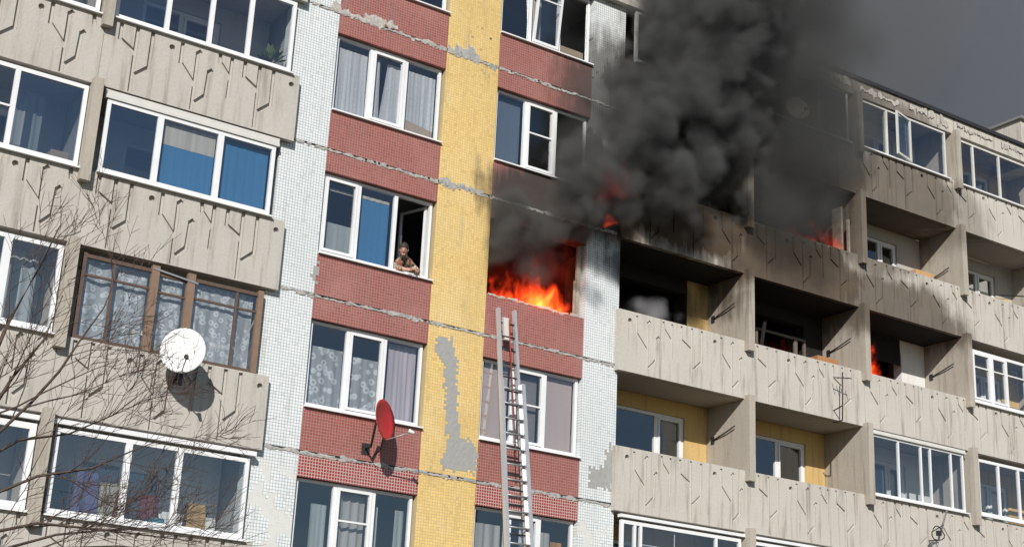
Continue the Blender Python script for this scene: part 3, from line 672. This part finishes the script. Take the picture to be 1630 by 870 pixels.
# ------------------------------------------------------------------ satellite dishes
def dish(c, n, r, mat, label, arm_to, lnb, wall, name='satellite_dish', squash=1.0):
    c, n = Vector(c), Vector(n).normalized(); e = empty(name, c)
    a = n.cross(Vector((0,0,1))).normalized(); b = a.cross(n)
    v, f = [], []; N, M_ = 28, 5
    for side in (0, 1):
        for j in range(M_+1):
            rr_ = r*j/M_
            for i in range(N):
                t = 6.2832*i/N; d = -r*.24*(1-(j/M_)**2)-(.012 if side else 0)
                v.append(c+a*(rr_*squash*math.cos(t))+b*(rr_*math.sin(t))+n*d)
    S = (M_+1)*N
    for side in (0, 1):
        for j in range(M_):
            for i in range(N): f.append((side*S+j*N+i, side*S+j*N+(i+1) % N, side*S+(j+1)*N+(i+1) % N, side*S+(j+1)*N+i))
    for i in range(N): f.append((M_*N+i, M_*N+(i+1) % N, S+M_*N+(i+1) % N, S+M_*N+i))
    o = pyobj('reflector', v, f, mat, e, True)
    tube('feed_arm', [Vector(arm_to), Vector(lnb)], .011, METG, e)
    ld = (c-Vector(lnb)).normalized()
    tube('receiver', [Vector(lnb)-ld*.05, Vector(lnb)+ld*.02, Vector(lnb)+ld*.05], [.028,.033,.042], PVC if mat is DISHR else DARKM, e, 8)
    bk = c-n*(r*.24+.02); wl = Vector(wall)
    tube('mount_pipe', [bk, bk-n*.08, Vector((bk.x, (bk.y+wl.y)/2, wl.z)), wl], [.03,.024,.022,.022], DARKM, e)
    boxes('wall_plate', [(wl.x-.08, wl.x+.08, wl.y-.012, wl.y, wl.z-.1, wl.z+.1)], DARKM, e)
    tube('cable', [Vector(arm_to), Vector((wl.x+.05, (bk.y+wl.y)/2, wl.z-.12)), Vector((wl.x+.12, wl.y-.012, wl.z-.16)), Vector((wl.x+.3, wl.y-.012, wl.z+.05)), Vector((wl.x+.34, wl.y-.012, wl.z+.4))], .006, DARKM, e, 5)
    return tag(e, label, 'satellite dish')
cw = at(291, 557, -.70)
dish(cw, (-.50,-.95,.12), .385, DISHW, 'white satellite dish on the loggia parapet under the timber glazing', cw+Vector((.02,.0,-.37)), cw+Vector((-.08,-.42,-.22)), (cw.x+.18, YP+.0, cw.z-.33), squash=.94)
cr = at(614, 668, -.62)
dish(cr, (.53,-.83,.14), .37, DISHR, 'red satellite dish turned sideways on the wall below the flowered curtains', cr+Vector((.0,-.02,-.36)), cr+Vector((.36,-.30,-.20)), (cr.x-.02, .0, cr.z-.42), squash=.95)
cb = at(1270, 172, -.42)
dish(cb, (-.35,-1,.2), .29, DISHB, 'small beige satellite dish on the smoky top loggia', cb+Vector((.0,0,-.26)), cb+Vector((.0,-.28,-.12)), (cb.x+.05, YG, cb.z-.1))
# ------------------------------------------------------------------ antennas and brackets
def antenna(px, label, top, bottom, yy=-.45, tilt=0, els=5):
    p0 = at(*bottom, yy); p1 = at(*top, yy); e = empty('tv_antenna', p0)
    tube('mast', [p0, p1], .014, DARKM, e)
    d = Vector((.9, -.35, .05)).normalized(); s_ = Vector((.3,.85,.35)).normalized()
    c = p1+(p0-p1)*.12
    tube('boom', [c-d*.17, c+d*.2], .011, DARKM, e)
    for i in range(els):
        q = c+d*(-.16+.34*i/(els-1)); L = .13-.012*i
        tube('element', [q-s_*L, q+s_*L], .008, DARKM, e)
    m_ = p0+(p1-p0)*.3
    tube('stay', [m_, Vector((m_.x+.05, YP, m_.z-.05))], .014, DARKM, e); tube('stay', [p0, Vector((p0.x+.05, YP, p0.z))], .014, DARKM, e)
    return tag(e, label, 'antenna')
antenna(0, 'black rod antenna on a mast in front of the parapet by the burning corner', (1341, 592), (1341, 668), els=4)
# folded pole with loop antenna under the aluminium glazed loggia
p0 = at(1488, 880, -.5); p1 = at(1507, 812, -.4); e = empty('tv_antenna', p0)
tube('mast', [p0, p1], .022, METG, e); c = at(1490, 848, -.5)
tube('loop', [c+Vector((.2*math.cos(t*.5236), -.05+.03*math.sin(t), .16*math.sin(t*.5236))) for t in range(13)], .013, DARKM, e)
tube('stay', [p0+(p1-p0)*.3, Vector((p0.x+.25, YP, p0.z+.35))], .015, DARKM, e); tube('stay', [c+Vector((-.2,-.05,0)), c+Vector((.25,-.02,.22))], .012, DARKM, e)
boxes('receiver', [(c.x-.04, c.x+.05, c.y-.12, c.y-.03, c.z-.06, c.z+.05)], DARKM, e)
tag(e, 'loop antenna on a pale pole below the aluminium glazed loggia', 'antenna')
def bracket(X, k, zr, label, y1=.85, ln=.5, wire=False):
    z = zk(k)+zr; e = empty('clothes_bracket', (X, .4, z))
    tube('arm', [(X-.015, y1, z-.06), (X-.05, y1-ln, z+.06), (X-.06, y1-ln-.25, z+.14)], .015, DARKM, e)
    boxes('wall_plate', [(X-.02, X-.003, y1-.05, y1+.05, z-.13, z+.02)], DARKM, e)
    return tag(e, label, 'bracket')
bracket(10.097, 0, 1.98, 'dark clothes-line arm on the divider of the open yellow loggia')
bracket(10.097, 1, 1.9, 'dark clothes-line arm on the divider of the gutted loggia with the yellow wall strip')
bracket(13.657, 1, 1.82, 'charred clothes-line arm on the sooty divider beside the brown cabinet')
bracket(17.19, 2, 1.55, 'clothes-line arm on the divider of the open loggia with the crate')
bracket(17.19, 1, 1.9, 'clothes-line arm on the white divider beside the small fire')
e = empty('clothes_wires', (20.3, .2, zk(2)+1.6))
for i in range(3): tube('wire', [(19.2, .3+.12*i, zk(2)+1.5+.02*i), (20.75, .25+.12*i, zk(2)+1.75+.03*i)], .008, DARKM, e, 4)
tube('upright', [(20.3, -.05, zk(2)+1.0), (20.3, -.05, zk(2)+2.6)], .014, DARKM, e)
tag(e, 'thin clothes wires and upright rod across the last open loggia', 'clothes line')
# ------------------------------------------------------------------ ladder
la = empty('ladder', (3.95, -1.5, 0)); tag(la, 'aluminium extension ladder leaning up to the burning window', 'ladder')
TL, TR_ = Vector((3.80, -.13, SH+3.33)), Vector((4.17, -.13, SH+3.35))
bl = at(806, 868, -.80); br_ = at(838, 868, -.80)
def ext(a, b, zt): return a+(b-a)*((zt-a.z)/(b.z-a.z))
def rail(a, b, wd_, dp_, mat, name):
    d = (b-a).normalized(); s_ = Vector((1,0,0)); n = d.cross(s_).normalized()
    v = []
    for q in (a, b): v += [q-s_*wd_-n*dp_, q+s_*wd_-n*dp_, q+s_*wd_+n*dp_, q-s_*wd_+n*dp_]
    return pyobj(name, v, list(BOXF), mat, la)
inL0, inR0 = TL, TR_
inLb, inRb = ext(TL, bl, SH-1.7), ext(TR_, br_, SH-1.7)
rail(inL0, inLb, .028, .04, ALU, 'upper_rail'); rail(inR0, inRb, .028, .04, ALU, 'upper_rail')
of_ = Vector((0, -.085, -.0))
gl_, gr_ = ext(TL, bl, .02)+of_, ext(TR_, br_, .02)+of_
ml_, mr_ = ext(TL, bl, SH+1.85)+of_-Vector((.045,0,0)), ext(TR_, br_, SH+1.85)+of_+Vector((.045,0,0))
gl_.x -= .045; gr_.x += .045
rail(ml_, gl_, .034, .045, ALU, 'lower_rail'); rail(mr_, gr_, .034, .045, ALU, 'lower_rail')
zz = SH+3.05
while zz > SH-1.6:
    tube('rung', [ext(inL0, inLb, zz), ext(inR0, inRb, zz)], .017, DARKM, la, 6); zz -= .27
zz = SH+1.72
while zz > .2:
    tube('rung', [ext(ml_, gl_, zz), ext(mr_, gr_, zz)], .019, METG, la, 6); zz -= .29
tube('pull_rope', [ext(inL0, inLb, SH+3.2)*.45+ext(inR0, inRb, SH+3.2)*.55+Vector((0,-.05,0)), ext(inL0, inLb, SH+2.3)*.45+ext(inR0, inRb, SH+2.3)*.55+Vector((0,-.06,0)), ext(inL0, inLb, SH+.5)*.45+ext(inR0, inRb, SH+.5)*.55+Vector((0,-.08,0))], .012, plain('red_rope', (.35,.06,.04), .9), la, 5)
boxes('latch', [(TL.x+.13, TL.x+.26, -.22, -.16, SH+2.72, SH+3.15)], PVCO, la, xf=lambda a: Vector((a.x+(a.z-SH-2.72)*-.12, a.y, a.z)))
# ------------------------------------------------------------------ the person in the window
def skinned(name, joints, edges, mats, parent=None, sub=1, root=0):
    me = bpy.data.meshes.new(name); me.from_pydata([j[0] for j in joints], edges, [])
    o = bpy.data.objects.new(name, me); COL.objects.link(o)
    sk = o.modifiers.new('skin', 'SKIN'); sk.use_smooth_shade = True
    ld = me.skin_vertices[0].data
    for i, j in enumerate(joints):
        r = j[1] if isinstance(j[1], tuple) else (j[1], j[1]); ld[i].radius = r; ld[i].use_root = (i == root)
    ss = o.modifiers.new('sub', 'SUBSURF'); ss.levels = ss.render_levels = sub
    dg = bpy.context.evaluated_depsgraph_get(); ev = o.evaluated_get(dg)
    m2 = bpy.data.meshes.new_from_object(ev); m2.name = name
    bpy.data.objects.remove(o); bpy.data.meshes.remove(me)
    for m_ in mats: m2.materials.append(m_)
    for p in m2.polygons: p.use_smooth = True
    return obj(name, m2, parent)
SKIN = plain('skin', (.50,.28,.20), .55, var=.2, scale=20); HAIR = plain('dark_hair', (.035,.025,.02), .7)
m_c, g_, b_ = material('camouflage_cloth'); p_ = g_.pos()
c_ = g_.mix(g_.ramp(g_.noise(p_, 13, 2, .5), .47, .5), (.16,.11,.075), (.40,.30,.22)); c_ = g_.mix(g_.ramp(g_.noise(p_, 17, 2, .5), .56, .58), c_, (.03,.022,.018)); c_ = g_.mix(g_.ramp(g_.noise(p_, 9, 2, .5), .58, .61), c_, (.30,.09,.06))
g_.put(b_.inputs['Base Color'], c_); b_.inputs['Roughness'].default_value = .9
zs = zk(1)+.83; hx = at(641, 388, .02).x
O = Vector((hx+.16, .12, zs))
def P(x, y, z_): return O+Vector((x, y, z_))
pe = empty('person', P(0, .3, -.8))
HD = P(-.13, -.10, .435)
J = [(P(.05,.42,-.05),(.15,.12)),(P(.04,.30,.14),(.155,.12)),(P(.03,.16,.25),(.17,.115)),(P(-.02,.06,.32),(.10,.085)),(P(-.08,-.02,.37),(.06,.06)),(HD,(.075,.09)),
     (P(.19,.13,.25),.08),(P(.26,-.02,.09),.06),(P(.09,-.16,.035),.037),(P(.02,-.19,.03),.034),
     (P(-.17,.15,.22),.08),(P(-.23,.0,.09),.058),(P(-.07,-.15,.035),.037),(P(0.0,-.20,.05),.034),
     (P(.06,.46,-.4),(.15,.13)),(P(.06,.46,-.7),.13)]
ED = [(0,1),(1,2),(2,3),(3,4),(4,5),(2,6),(6,7),(7,8),(8,9),(2,10),(10,11),(11,12),(12,13),(0,14),(14,15)]
off = pe.location
body = skinned('body', [(j[0]-off, j[1]) for j in J], ED, [SKIN, m_c], pe, 2)
for p in body.data.polygons:
    c = p.center+off
    if not (c.z > zs+.385 and c.y < .12) and not (c.y < O.y-.13 and c.z < zs+.1): p.material_index = 1
fwd = Vector((-.45,-.80,-.40)).normalized(); rt = fwd.cross(Vector((0,0,1))).normalized(); up = rt.cross(fwd)
def ell(name, c, ax, mat, seg=10):
    v, f = [], []; M_ = seg//2+1
    for j in range(M_+1):
        ph = math.pi*j/M_
        for i in range(seg):
            t = 6.2832*i/seg; v.append(c+ax[0]*math.sin(ph)*math.cos(t)+ax[1]*math.sin(ph)*math.sin(t)+ax[2]*math.cos(ph))
    for j in range(M_):
        for i in range(seg): f.append((j*seg+i, j*seg+(i+1) % seg, (j+1)*seg+(i+1) % seg, (j+1)*seg+i))
    return v, f
hd = [ell('', HD, (rt*.078, fwd*.092, up*.115), None, 16), ell('', HD+fwd*.093-up*.015, (rt*.016, fwd*.022, up*.03), None), ell('', HD+rt*.08-up*.01, (rt*.012, fwd*.02, up*.03), None), ell('', HD-rt*.08-up*.01, (rt*.012, fwd*.02, up*.03), None), ell('', HD+fwd*.07-up*.085, (rt*.04, fwd*.03, up*.025), None)]
pyobj('head', *merge(hd), SKIN, pe, True)
pyobj('eyes', *merge([ell('', HD+fwd*.082+rt*s_*.032+up*.012, (rt*.012, fwd*.01, up*.007), None, 8) for s_ in (-1, 1)]), HAIR, pe)
pyobj('mouth', *ell('', HD+fwd*.085-up*.052, (rt*.022, fwd*.01, up*.006), None, 8), plain('lips', (.25,.08,.06), .6), pe)
pyobj('hair', *merge([ell('', HD-fwd*.014+up*.03, (rt*.09, fwd*.1, up*.108), None, 16)]), HAIR, pe, True)
for hi, (wr_, dr) in enumerate(((P(.02,-.19,.03), Vector((-.75,-.6,-.12))), (P(0.0,-.20,.05), Vector((.75,-.6,-.18))))):
    dr = dr.normalized(); sd_ = dr.cross(Vector((0,0,1))).normalized(); fg = []
    for q in range(4):
        L = (.065,.078,.074,.058)[q]; b0 = wr_+dr*.045+sd_*((q-1.5)*.02)
        fg.append(tubev([b0, b0+dr*L*.5+Vector((0,0,.006)), b0+dr*L*.85-Vector((0,0,.012)), b0+dr*L-Vector((0,0,.03))], [.0095,.009,.008,.006], 6))
    tb = wr_+sd_*(.03 if hi else -.03)+dr*.01
    fg.append(tubev([tb, tb+dr*.03+sd_*(.02 if hi else -.02), tb+dr*.055+sd_*(.022 if hi else -.022)-Vector((0,0,.01))], [.011,.01,.008], 6))
    pyobj('hand', *merge(fg+[ell('', wr_+dr*.02, (dr*.05, sd_*.038, Vector((0,0,.02))), None)]), SKIN, pe, True)
tag(pe, 'person in a brown camouflage jacket leaning on the sill of the open window', 'person')
# ------------------------------------------------------------------ bare tree in front of the left loggias
BARK = plain('bark', (.105,.075,.055), .95, c2=(.055,.04,.032), scale=30, bump=.5); TWIG = plain('twig_bark', (.13,.085,.062), .9, c2=(.06,.042,.034), scale=20)
def tree(base, limbs, label, seed, lvl=3):
    rnd = random.Random(seed); base = Vector(base); e = empty('bare_tree', base)
    tr_, tw = [], []
    def grow(pts, r0, r1, depth, store):
        n = len(pts); rr_ = [r0+(r1-r0)*i/(n-1) for i in range(n)]
        store.append(tubev(pts, rr_, 6 if r0 > .02 else 4 if r0 > .006 else 3))
        if depth == 0: return
        nb = {3: 8, 2: 5, 1: 4}[depth]
        for i in range(nb):
            t = rnd.uniform(.12 if depth < 3 else .22, .98); q = t*(n-1); a = int(min(q, n-2)); p = pts[a].lerp(pts[a+1], q-a)
            d = (pts[a+1]-pts[a]).normalized()
            sd = Vector((rnd.gauss(0,1), rnd.gauss(0,1)*.7, rnd.gauss(0,1))); sd = (sd-d*sd.dot(d)).normalized()
            nd = (d*rnd.uniform(.55,.9)+sd*rnd.uniform(.4,.8)+Vector((.18,0,.28))).normalized()
            L = {3: rnd.uniform(.7, 1.5), 2: rnd.uniform(.35, .8), 1: rnd.uniform(.15, .42)}[depth]*(1.15-.5*t)
            seg = 5 if depth > 1 else 4; cp = [p]; dd = nd
            for s_ in range(seg):
                dd = (dd+Vector((rnd.gauss(0,.13), rnd.gauss(0,.13), rnd.gauss(.04,.13)))).normalized(); cp.append(cp[-1]+dd*L/seg)
            rb = max(.003, (r0+(r1-r0)*t)*rnd.uniform(.4,.6)); grow(cp, rb, max(.0022, rb*.35), depth-1, tw)
    for pts, r0, r1 in limbs: grow([Vector(p) for p in pts], r0, r1, lvl, tr_)
    pyobj('trunk', *merge(tr_), BARK, e, True); pyobj('crown', *merge(tw), TWIG, e, True)
    return tag(e, label, 'tree')
YT = -8.2
def tp(x, y, dy=0): return at(x, y, YT+dy)
tb = tp(-150, 1000); tb = Vector((tb.x-.1, YT, 0))
fork = tp(-110, 905); fork2 = tp(-90, 790)
limbs = [([fork, tp(-20, 880, .1), tp(90, 850, .2), tp(180, 842, .2), tp(270, 838, .1)], .02, .004),
         ([fork2, tp(-30, 680, -.1), tp(20, 600, -.2), tp(70, 540, -.2), tp(100, 470, -.2)], .028, .005),
         ([tb, Vector((tb.x+.06, YT, 1.2)), Vector((tb.x+.0, YT+.05, 2.4)), fork, fork2, tp(-40, 640, .1), tp(10, 520, .2), tp(60, 430, .3), tp(95, 360, .4)], .06, .006),
         ([fork2, tp(-20, 705, -.2), tp(50, 640, -.3), tp(95, 590, -.2), tp(125, 545, -.1), tp(165, 490), tp(190, 430)], .022, .004),
         ([fork, tp(-20, 790, -.3), tp(60, 757, -.4), tp(145, 745, -.5), tp(215, 715, -.4), tp(255, 700, -.3)], .02, .004),
         ([fork, tp(-30, 850, .3), tp(60, 832, .4), tp(160, 842, .5), tp(240, 852, .4), tp(320, 862, .3)], .024, .004),
         ([fork, tp(-30, 890, -.4), tp(80, 872, -.5), tp(190, 868, -.3), tp(300, 880, -.2)], .022, .004),
         ([fork2, tp(-40, 740, .5), tp(30, 700, .6), tp(110, 690, .7), tp(180, 660, .6), tp(220, 630, .5)], .02, .004)]
tree(tb, limbs, 'bare leafless tree with thin brown twigs in front of the loggias', 11)
# ------------------------------------------------------------------ fire and smoke
def volume(name, build, lo, hi, vox, mat):
    t = bpy.data.node_groups.new(name, 'GeometryNodeTree'); t.interface.new_socket('Geometry', in_out='OUTPUT', socket_type='NodeSocketGeometry')
    g = NT(t); pos = g.n('GeometryNodeInputPosition').outputs[0]
    vc = g.n('GeometryNodeVolumeCube'); g.put(vc.inputs['Density'], build(g, pos)); vc.inputs['Min'].default_value = lo; vc.inputs['Max'].default_value = hi
    for i, ax in enumerate('XYZ'): vc.inputs['Resolution '+ax].default_value = max(4, int((hi[i]-lo[i])/vox))
    sm = g.n('GeometryNodeSetMaterial'); sm.inputs['Material'].default_value = mat; t.links.new(vc.outputs[0], sm.inputs[0])
    ou = g.n('NodeGroupOutput'); t.links.new(sm.outputs[0], ou.inputs[0])
    o = obj(name, bpy.data.meshes.new(name)); md = o.modifiers.new('volume', 'NODES'); md.node_group = t
    o['kind'] = 'stuff'
    return o
def vmat(name, col, emis=None):
    m = bpy.data.materials.new(name); m.use_nodes = True; nt = m.node_tree; nt.nodes.clear(); g = NT(nt)
    pv = g.n('ShaderNodeVolumePrincipled'); pv.inputs['Color'].default_value = (*col, 1); pv.inputs['Density'].default_value = 1
    if emis:
        at_ = g.n('ShaderNodeAttribute'); at_.attribute_name = 'density'; d = at_.outputs['Fac']
        cr_ = g.n('ShaderNodeValToRGB'); el = cr_.color_ramp.elements; el[0].position = 0; el[0].color = (.35,.012,.004,1); el[1].position = 1; el[1].color = (1,.42,.075,1)
        x = cr_.color_ramp.elements.new(.35); x.color = (.85,.045,.008,1); x = cr_.color_ramp.elements.new(.7); x.color = (1,.16,.02,1)
        g.put(cr_.inputs[0], g.m('DIVIDE', d, emis[1])); nt.links.new(cr_.outputs[0], pv.inputs['Emission Color'])
        g.put(pv.inputs['Emission Strength'], g.m('MULTIPLY', g.m('POWER', g.m('DIVIDE', d, emis[1]), 1.6), emis[0]))
    mo = g.n('ShaderNodeOutputMaterial'); nt.links.new(pv.outputs[0], mo.inputs['Volume'])
    return m
def smoke_field(dense, thin, base, edge, amp, thin_d):
    def build(g, pos):
        def sdf(L, k_):
            d = None
            for c, r in L:
                di = g.m('SUBTRACT', g.v('DISTANCE', pos, tuple(c), out=1), r); d = di if d is None else g.m('SMOOTH_MIN', d, di, k_)
            return d
        d = sdf(dense, .35)
        n1 = g.noise(pos, .55, 2, .5)
        wv = g.v('ADD', pos, g.v('SCALE', g.v('SUBTRACT', g.noise(pos, .8, 2, .5, True), (.5,.5,.5)), 1.0))
        vo = g.n('ShaderNodeTexVoronoi'); vo.feature = 'SMOOTH_F1'; g.put(vo.inputs['Vector'], wv)
        for a, b in (('Scale', 1.1), ('Detail', 2.5), ('Roughness', .5), ('Smoothness', .4)): vo.inputs[a].default_value = b
        bil = g.m('SUBTRACT', .45, vo.outputs['Distance']); n2 = g.m('SUBTRACT', g.noise(wv, 2.1, 7, .66), .5)
        disp = g.m('ADD', g.m('MULTIPLY', bil, amp), g.m('ADD', g.m('MULTIPLY', g.m('SUBTRACT', n1, .5), amp), g.m('MULTIPLY', n2, amp*1.1)))
        den = g.m('MULTIPLY', g.m('MINIMUM', g.m('MAXIMUM', g.m('DIVIDE', g.m('SUBTRACT', disp, d), edge), 0), 1), base)
        if thin:
            dt = sdf(thin, .8); tn = g.m('MULTIPLY', g.m('MINIMUM', g.m('MAXIMUM', g.m('DIVIDE', g.m('SUBTRACT', g.m('MULTIPLY', g.m('SUBTRACT', g.noise(wv, .8, 4, .6), .5), 1.8), dt), 1.3), 0), 1), thin_d)
            den = g.m('MAXIMUM', den, tn)
        return den
    return build
DENSE = [((845,410),.05,.85),((812,372),-.3,.95),((880,372),-.45,1.05),((838,328),-.6,.95),((905,318),-.9,1.15),((960,280),-1.0,1.3),((930,370),-.5,.75),((1010,225),-1.2,1.4),((1080,285),-1.2,1.45),((1060,140),-1.4,1.6),((1130,190),-1.1,1.5),((1110,50),-1.6,1.85),((1150,-50),-1.8,2.1),((1130,335),-.7,.95),((1165,260),-.7,1.1),((1050,330),-.6,.75),((935,240),-.6,.95),((985,140),-.8,1.0),((1185,60),-1.0,1.1),((1190,310),-.4,.75),((800,400),.0,.5),((890,420),.1,.6),((968,350),-.35,.5),((1195,190),-.9,.9),((900,425),-.05,.5),((870,395),-.2,.75),((915,385),-.15,.5),((1200,120),-1.1,1.0)]
THIN = [((1310,20),-.3,1.2),((1370,70),-.2,.9),((1290,100),-.6,1.2),((1300,270),-.5,1.1),((1240,120),-.9,1.8),((1270,230),-.8,1.6),((1240,330),-.5,1.3),((1330,180),-.5,1.3),((1240,0),-.8,2.0),((985,160),-.7,.8),((930,220),-.5,.7),((1300,310),-.3,.8)]
sm_ = volume('smoke', smoke_field([(at(x,y,Y),r) for (x,y),Y,r in DENSE], [(at(x,y,Y),r) for (x,y),Y,r in THIN], 6.0, .85, 1.1, 1.5), (2.9,-4.6,9.6), (16.5,1.02,22.5), .075, vmat('dark_smoke', (.18,.183,.178)))
sm_['label'] = 'dense black smoke billowing from the burning window and loggia'
# smoke inside the first gutted loggia
ws = volume('smoke', smoke_field([(at(1040,505,.4),.5),(at(1015,480,.5),.5),(at(1070,500,.55),.45)], None, 3.0, .45, .55, 0), (6.85,.0,zk(1)+.9), (9.9,1.04,zk(1)+2.6), .06, vmat('pale_smoke', (.75,.75,.77)))
ws['label'] = 'pale wisp of smoke inside the gutted loggia'
# thinned smoke drifting over the roof
bm = bmesh.new(); bmesh.ops.create_icosphere(bm, subdivisions=4, radius=1)
for v_ in bm.verts:
    v_.co = Vector((24+v_.co.x*21, 11+v_.co.y*9.5, max(zk(4)+.6, 27+v_.co.z*16)))
me = bpy.data.meshes.new('smoke_haze'); bm.to_mesh(me); bm.free()
hz = obj('smoke_haze', me); hz['kind'] = 'stuff'; hz['label'] = 'thin grey smoke drifting over the roof'
mh = bpy.data.materials.new('thin_smoke'); mh.use_nodes = True; mh.node_tree.nodes.clear(); g_ = NT(mh.node_tree)
pv = g_.n('ShaderNodeVolumePrincipled'); pv.inputs['Color'].default_value = (.33,.332,.338,1); pv.inputs['Density'].default_value = .085
mo = g_.n('ShaderNodeOutputMaterial'); mh.node_tree.links.new(pv.outputs[0], mo.inputs['Volume']); me.materials.append(mh)
bm = bmesh.new(); bmesh.ops.create_icosphere(bm, subdivisions=4, radius=1)
for v_ in bm.verts: v_.co = Vector((15.5+v_.co.x*8.5+v_.co.z*3, 5.2+v_.co.y*4.4, max(zk(4)+.3, 24.5+v_.co.z*8)))
me = bpy.data.meshes.new('smoke_haze'); bm.to_mesh(me); bm.free(); me.materials.append(mh)
hz = obj('smoke_haze', me); hz['kind'] = 'stuff'; hz['label'] = 'thicker grey smoke trailing off the plume behind the roof edge'
# flames
def flame_field(z0, h, xs, peak, seed, y0, y1):
    def build(g, pos):
        X, Y, Z = g.sep(pos); q = g.comb(g.m('ADD', X, seed), Y, g.m('MULTIPLY', Z, .5))
        wv = g.v('ADD', q, g.v('SCALE', g.v('SUBTRACT', g.noise(q, 2.2, 2, .5, True), (.5,.5,.5)), .7))
        n = g.noise(wv, 3.4, 5, .62)
        t = g.m('DIVIDE', g.m('SUBTRACT', Z, z0), h)
        side = None
        for cx, rx, hh in xs:
            s_ = g.m('MULTIPLY', g.m('SUBTRACT', 1, g.m('POWER', g.m('ABSOLUTE', g.m('DIVIDE', g.m('SUBTRACT', X, cx), rx)), 2)), hh); side = s_ if side is None else g.m('MAXIMUM', side, s_)
        fall = g.m('SUBTRACT', side, t)
        d = g.m('ADD', g.m('MULTIPLY', g.m('SUBTRACT', n, .52), 3.4), g.m('MULTIPLY', fall, .75))
        d = g.m('MULTIPLY', g.m('MINIMUM', g.m('MAXIMUM', d, 0), 1), g.m('GREATER_THAN', side, -.2))
        return g.m('MULTIPLY', d, peak)
    return build
FM = vmat('flame', (.1,.06,.04), (34, 1.0)); GM = vmat('glow', (.1,.06,.05), (7, 1.0))
def fire(lo, hi, xs, h, label, seed, vox=.04, mat=None, peak=1.0):
    o = volume('flames', flame_field(lo[2], h, xs, peak, seed, lo[1], hi[1]), lo, hi, vox, mat or FM); o['label'] = label
    return o
fz = zk(1)+.80
fire((3.63,-.08,fz), (5.85,.62,fz+1.6), [(4.0,.5,.35),(4.65,.75,.65),(5.2,.4,.75)], .85, 'orange flames filling the foot of the burning window', 3)
fire((3.63,-.25,fz+.2), (6.3,.5,fz+2.2), [(4.6,1.0,.8)], 1.3, 'dull red glow in the smoke of the burning window', 31, .06, GM, .22)
a_ = at(925, 415, .06); fire((a_.x-.14,-.02,a_.z-.5), (a_.x+.14,.16,a_.z+.4), [(a_.x,.08,.6)], .9, 'thin flame licking up the window jamb', 9, .03, GM)
a_ = at(885, 385, -.75); fire((a_.x-.9,-1.2,a_.z-.8), (a_.x+.7,-.45,a_.z+.9), [(a_.x+.1,.6,.7)], 1.5, 'deep red glow low in the smoke outside the burning window', 41, .06, GM, .22)
a_ = at(980, 338, -1.95); fire((a_.x-.12,-1.95,a_.z-.2), (a_.x+.12,-1.6,a_.z+.28), [(a_.x,.06,.55)], .5, 'small tongue of flame inside the black smoke', 5, .03, GM)
a_ = at(975, 270, -1.95); fire((a_.x-.5,-2.3,a_.z-.6), (a_.x+.4,-1.7,a_.z+.7), [(a_.x,.4,.6)], 1.3, 'faint red glow inside the black smoke', 6, .06, GM, .2)
fire((11.6,.0,zk(2)+1.0), (13.6,.9,zk(2)+2.3), [(12.6,.9,.5),(13.25,.35,.7)], 1.0, 'red flames in the smoking upper loggia', 15, .05, GM, .8)
fire((13.9,-.0,zk(1)+1.05), (15.0,.5,zk(1)+2.3), [(14.3,.4,.85)], .8, 'bright orange flames in the loggia with white walls', 21)
fire((10.5,.55,zk(1)+1.1), (12.7,.95,zk(1)+1.9), [(11.6,.9,.45)], .8, 'dull red glow at the sill of the gutted loggia', 27, .05, GM, .5)
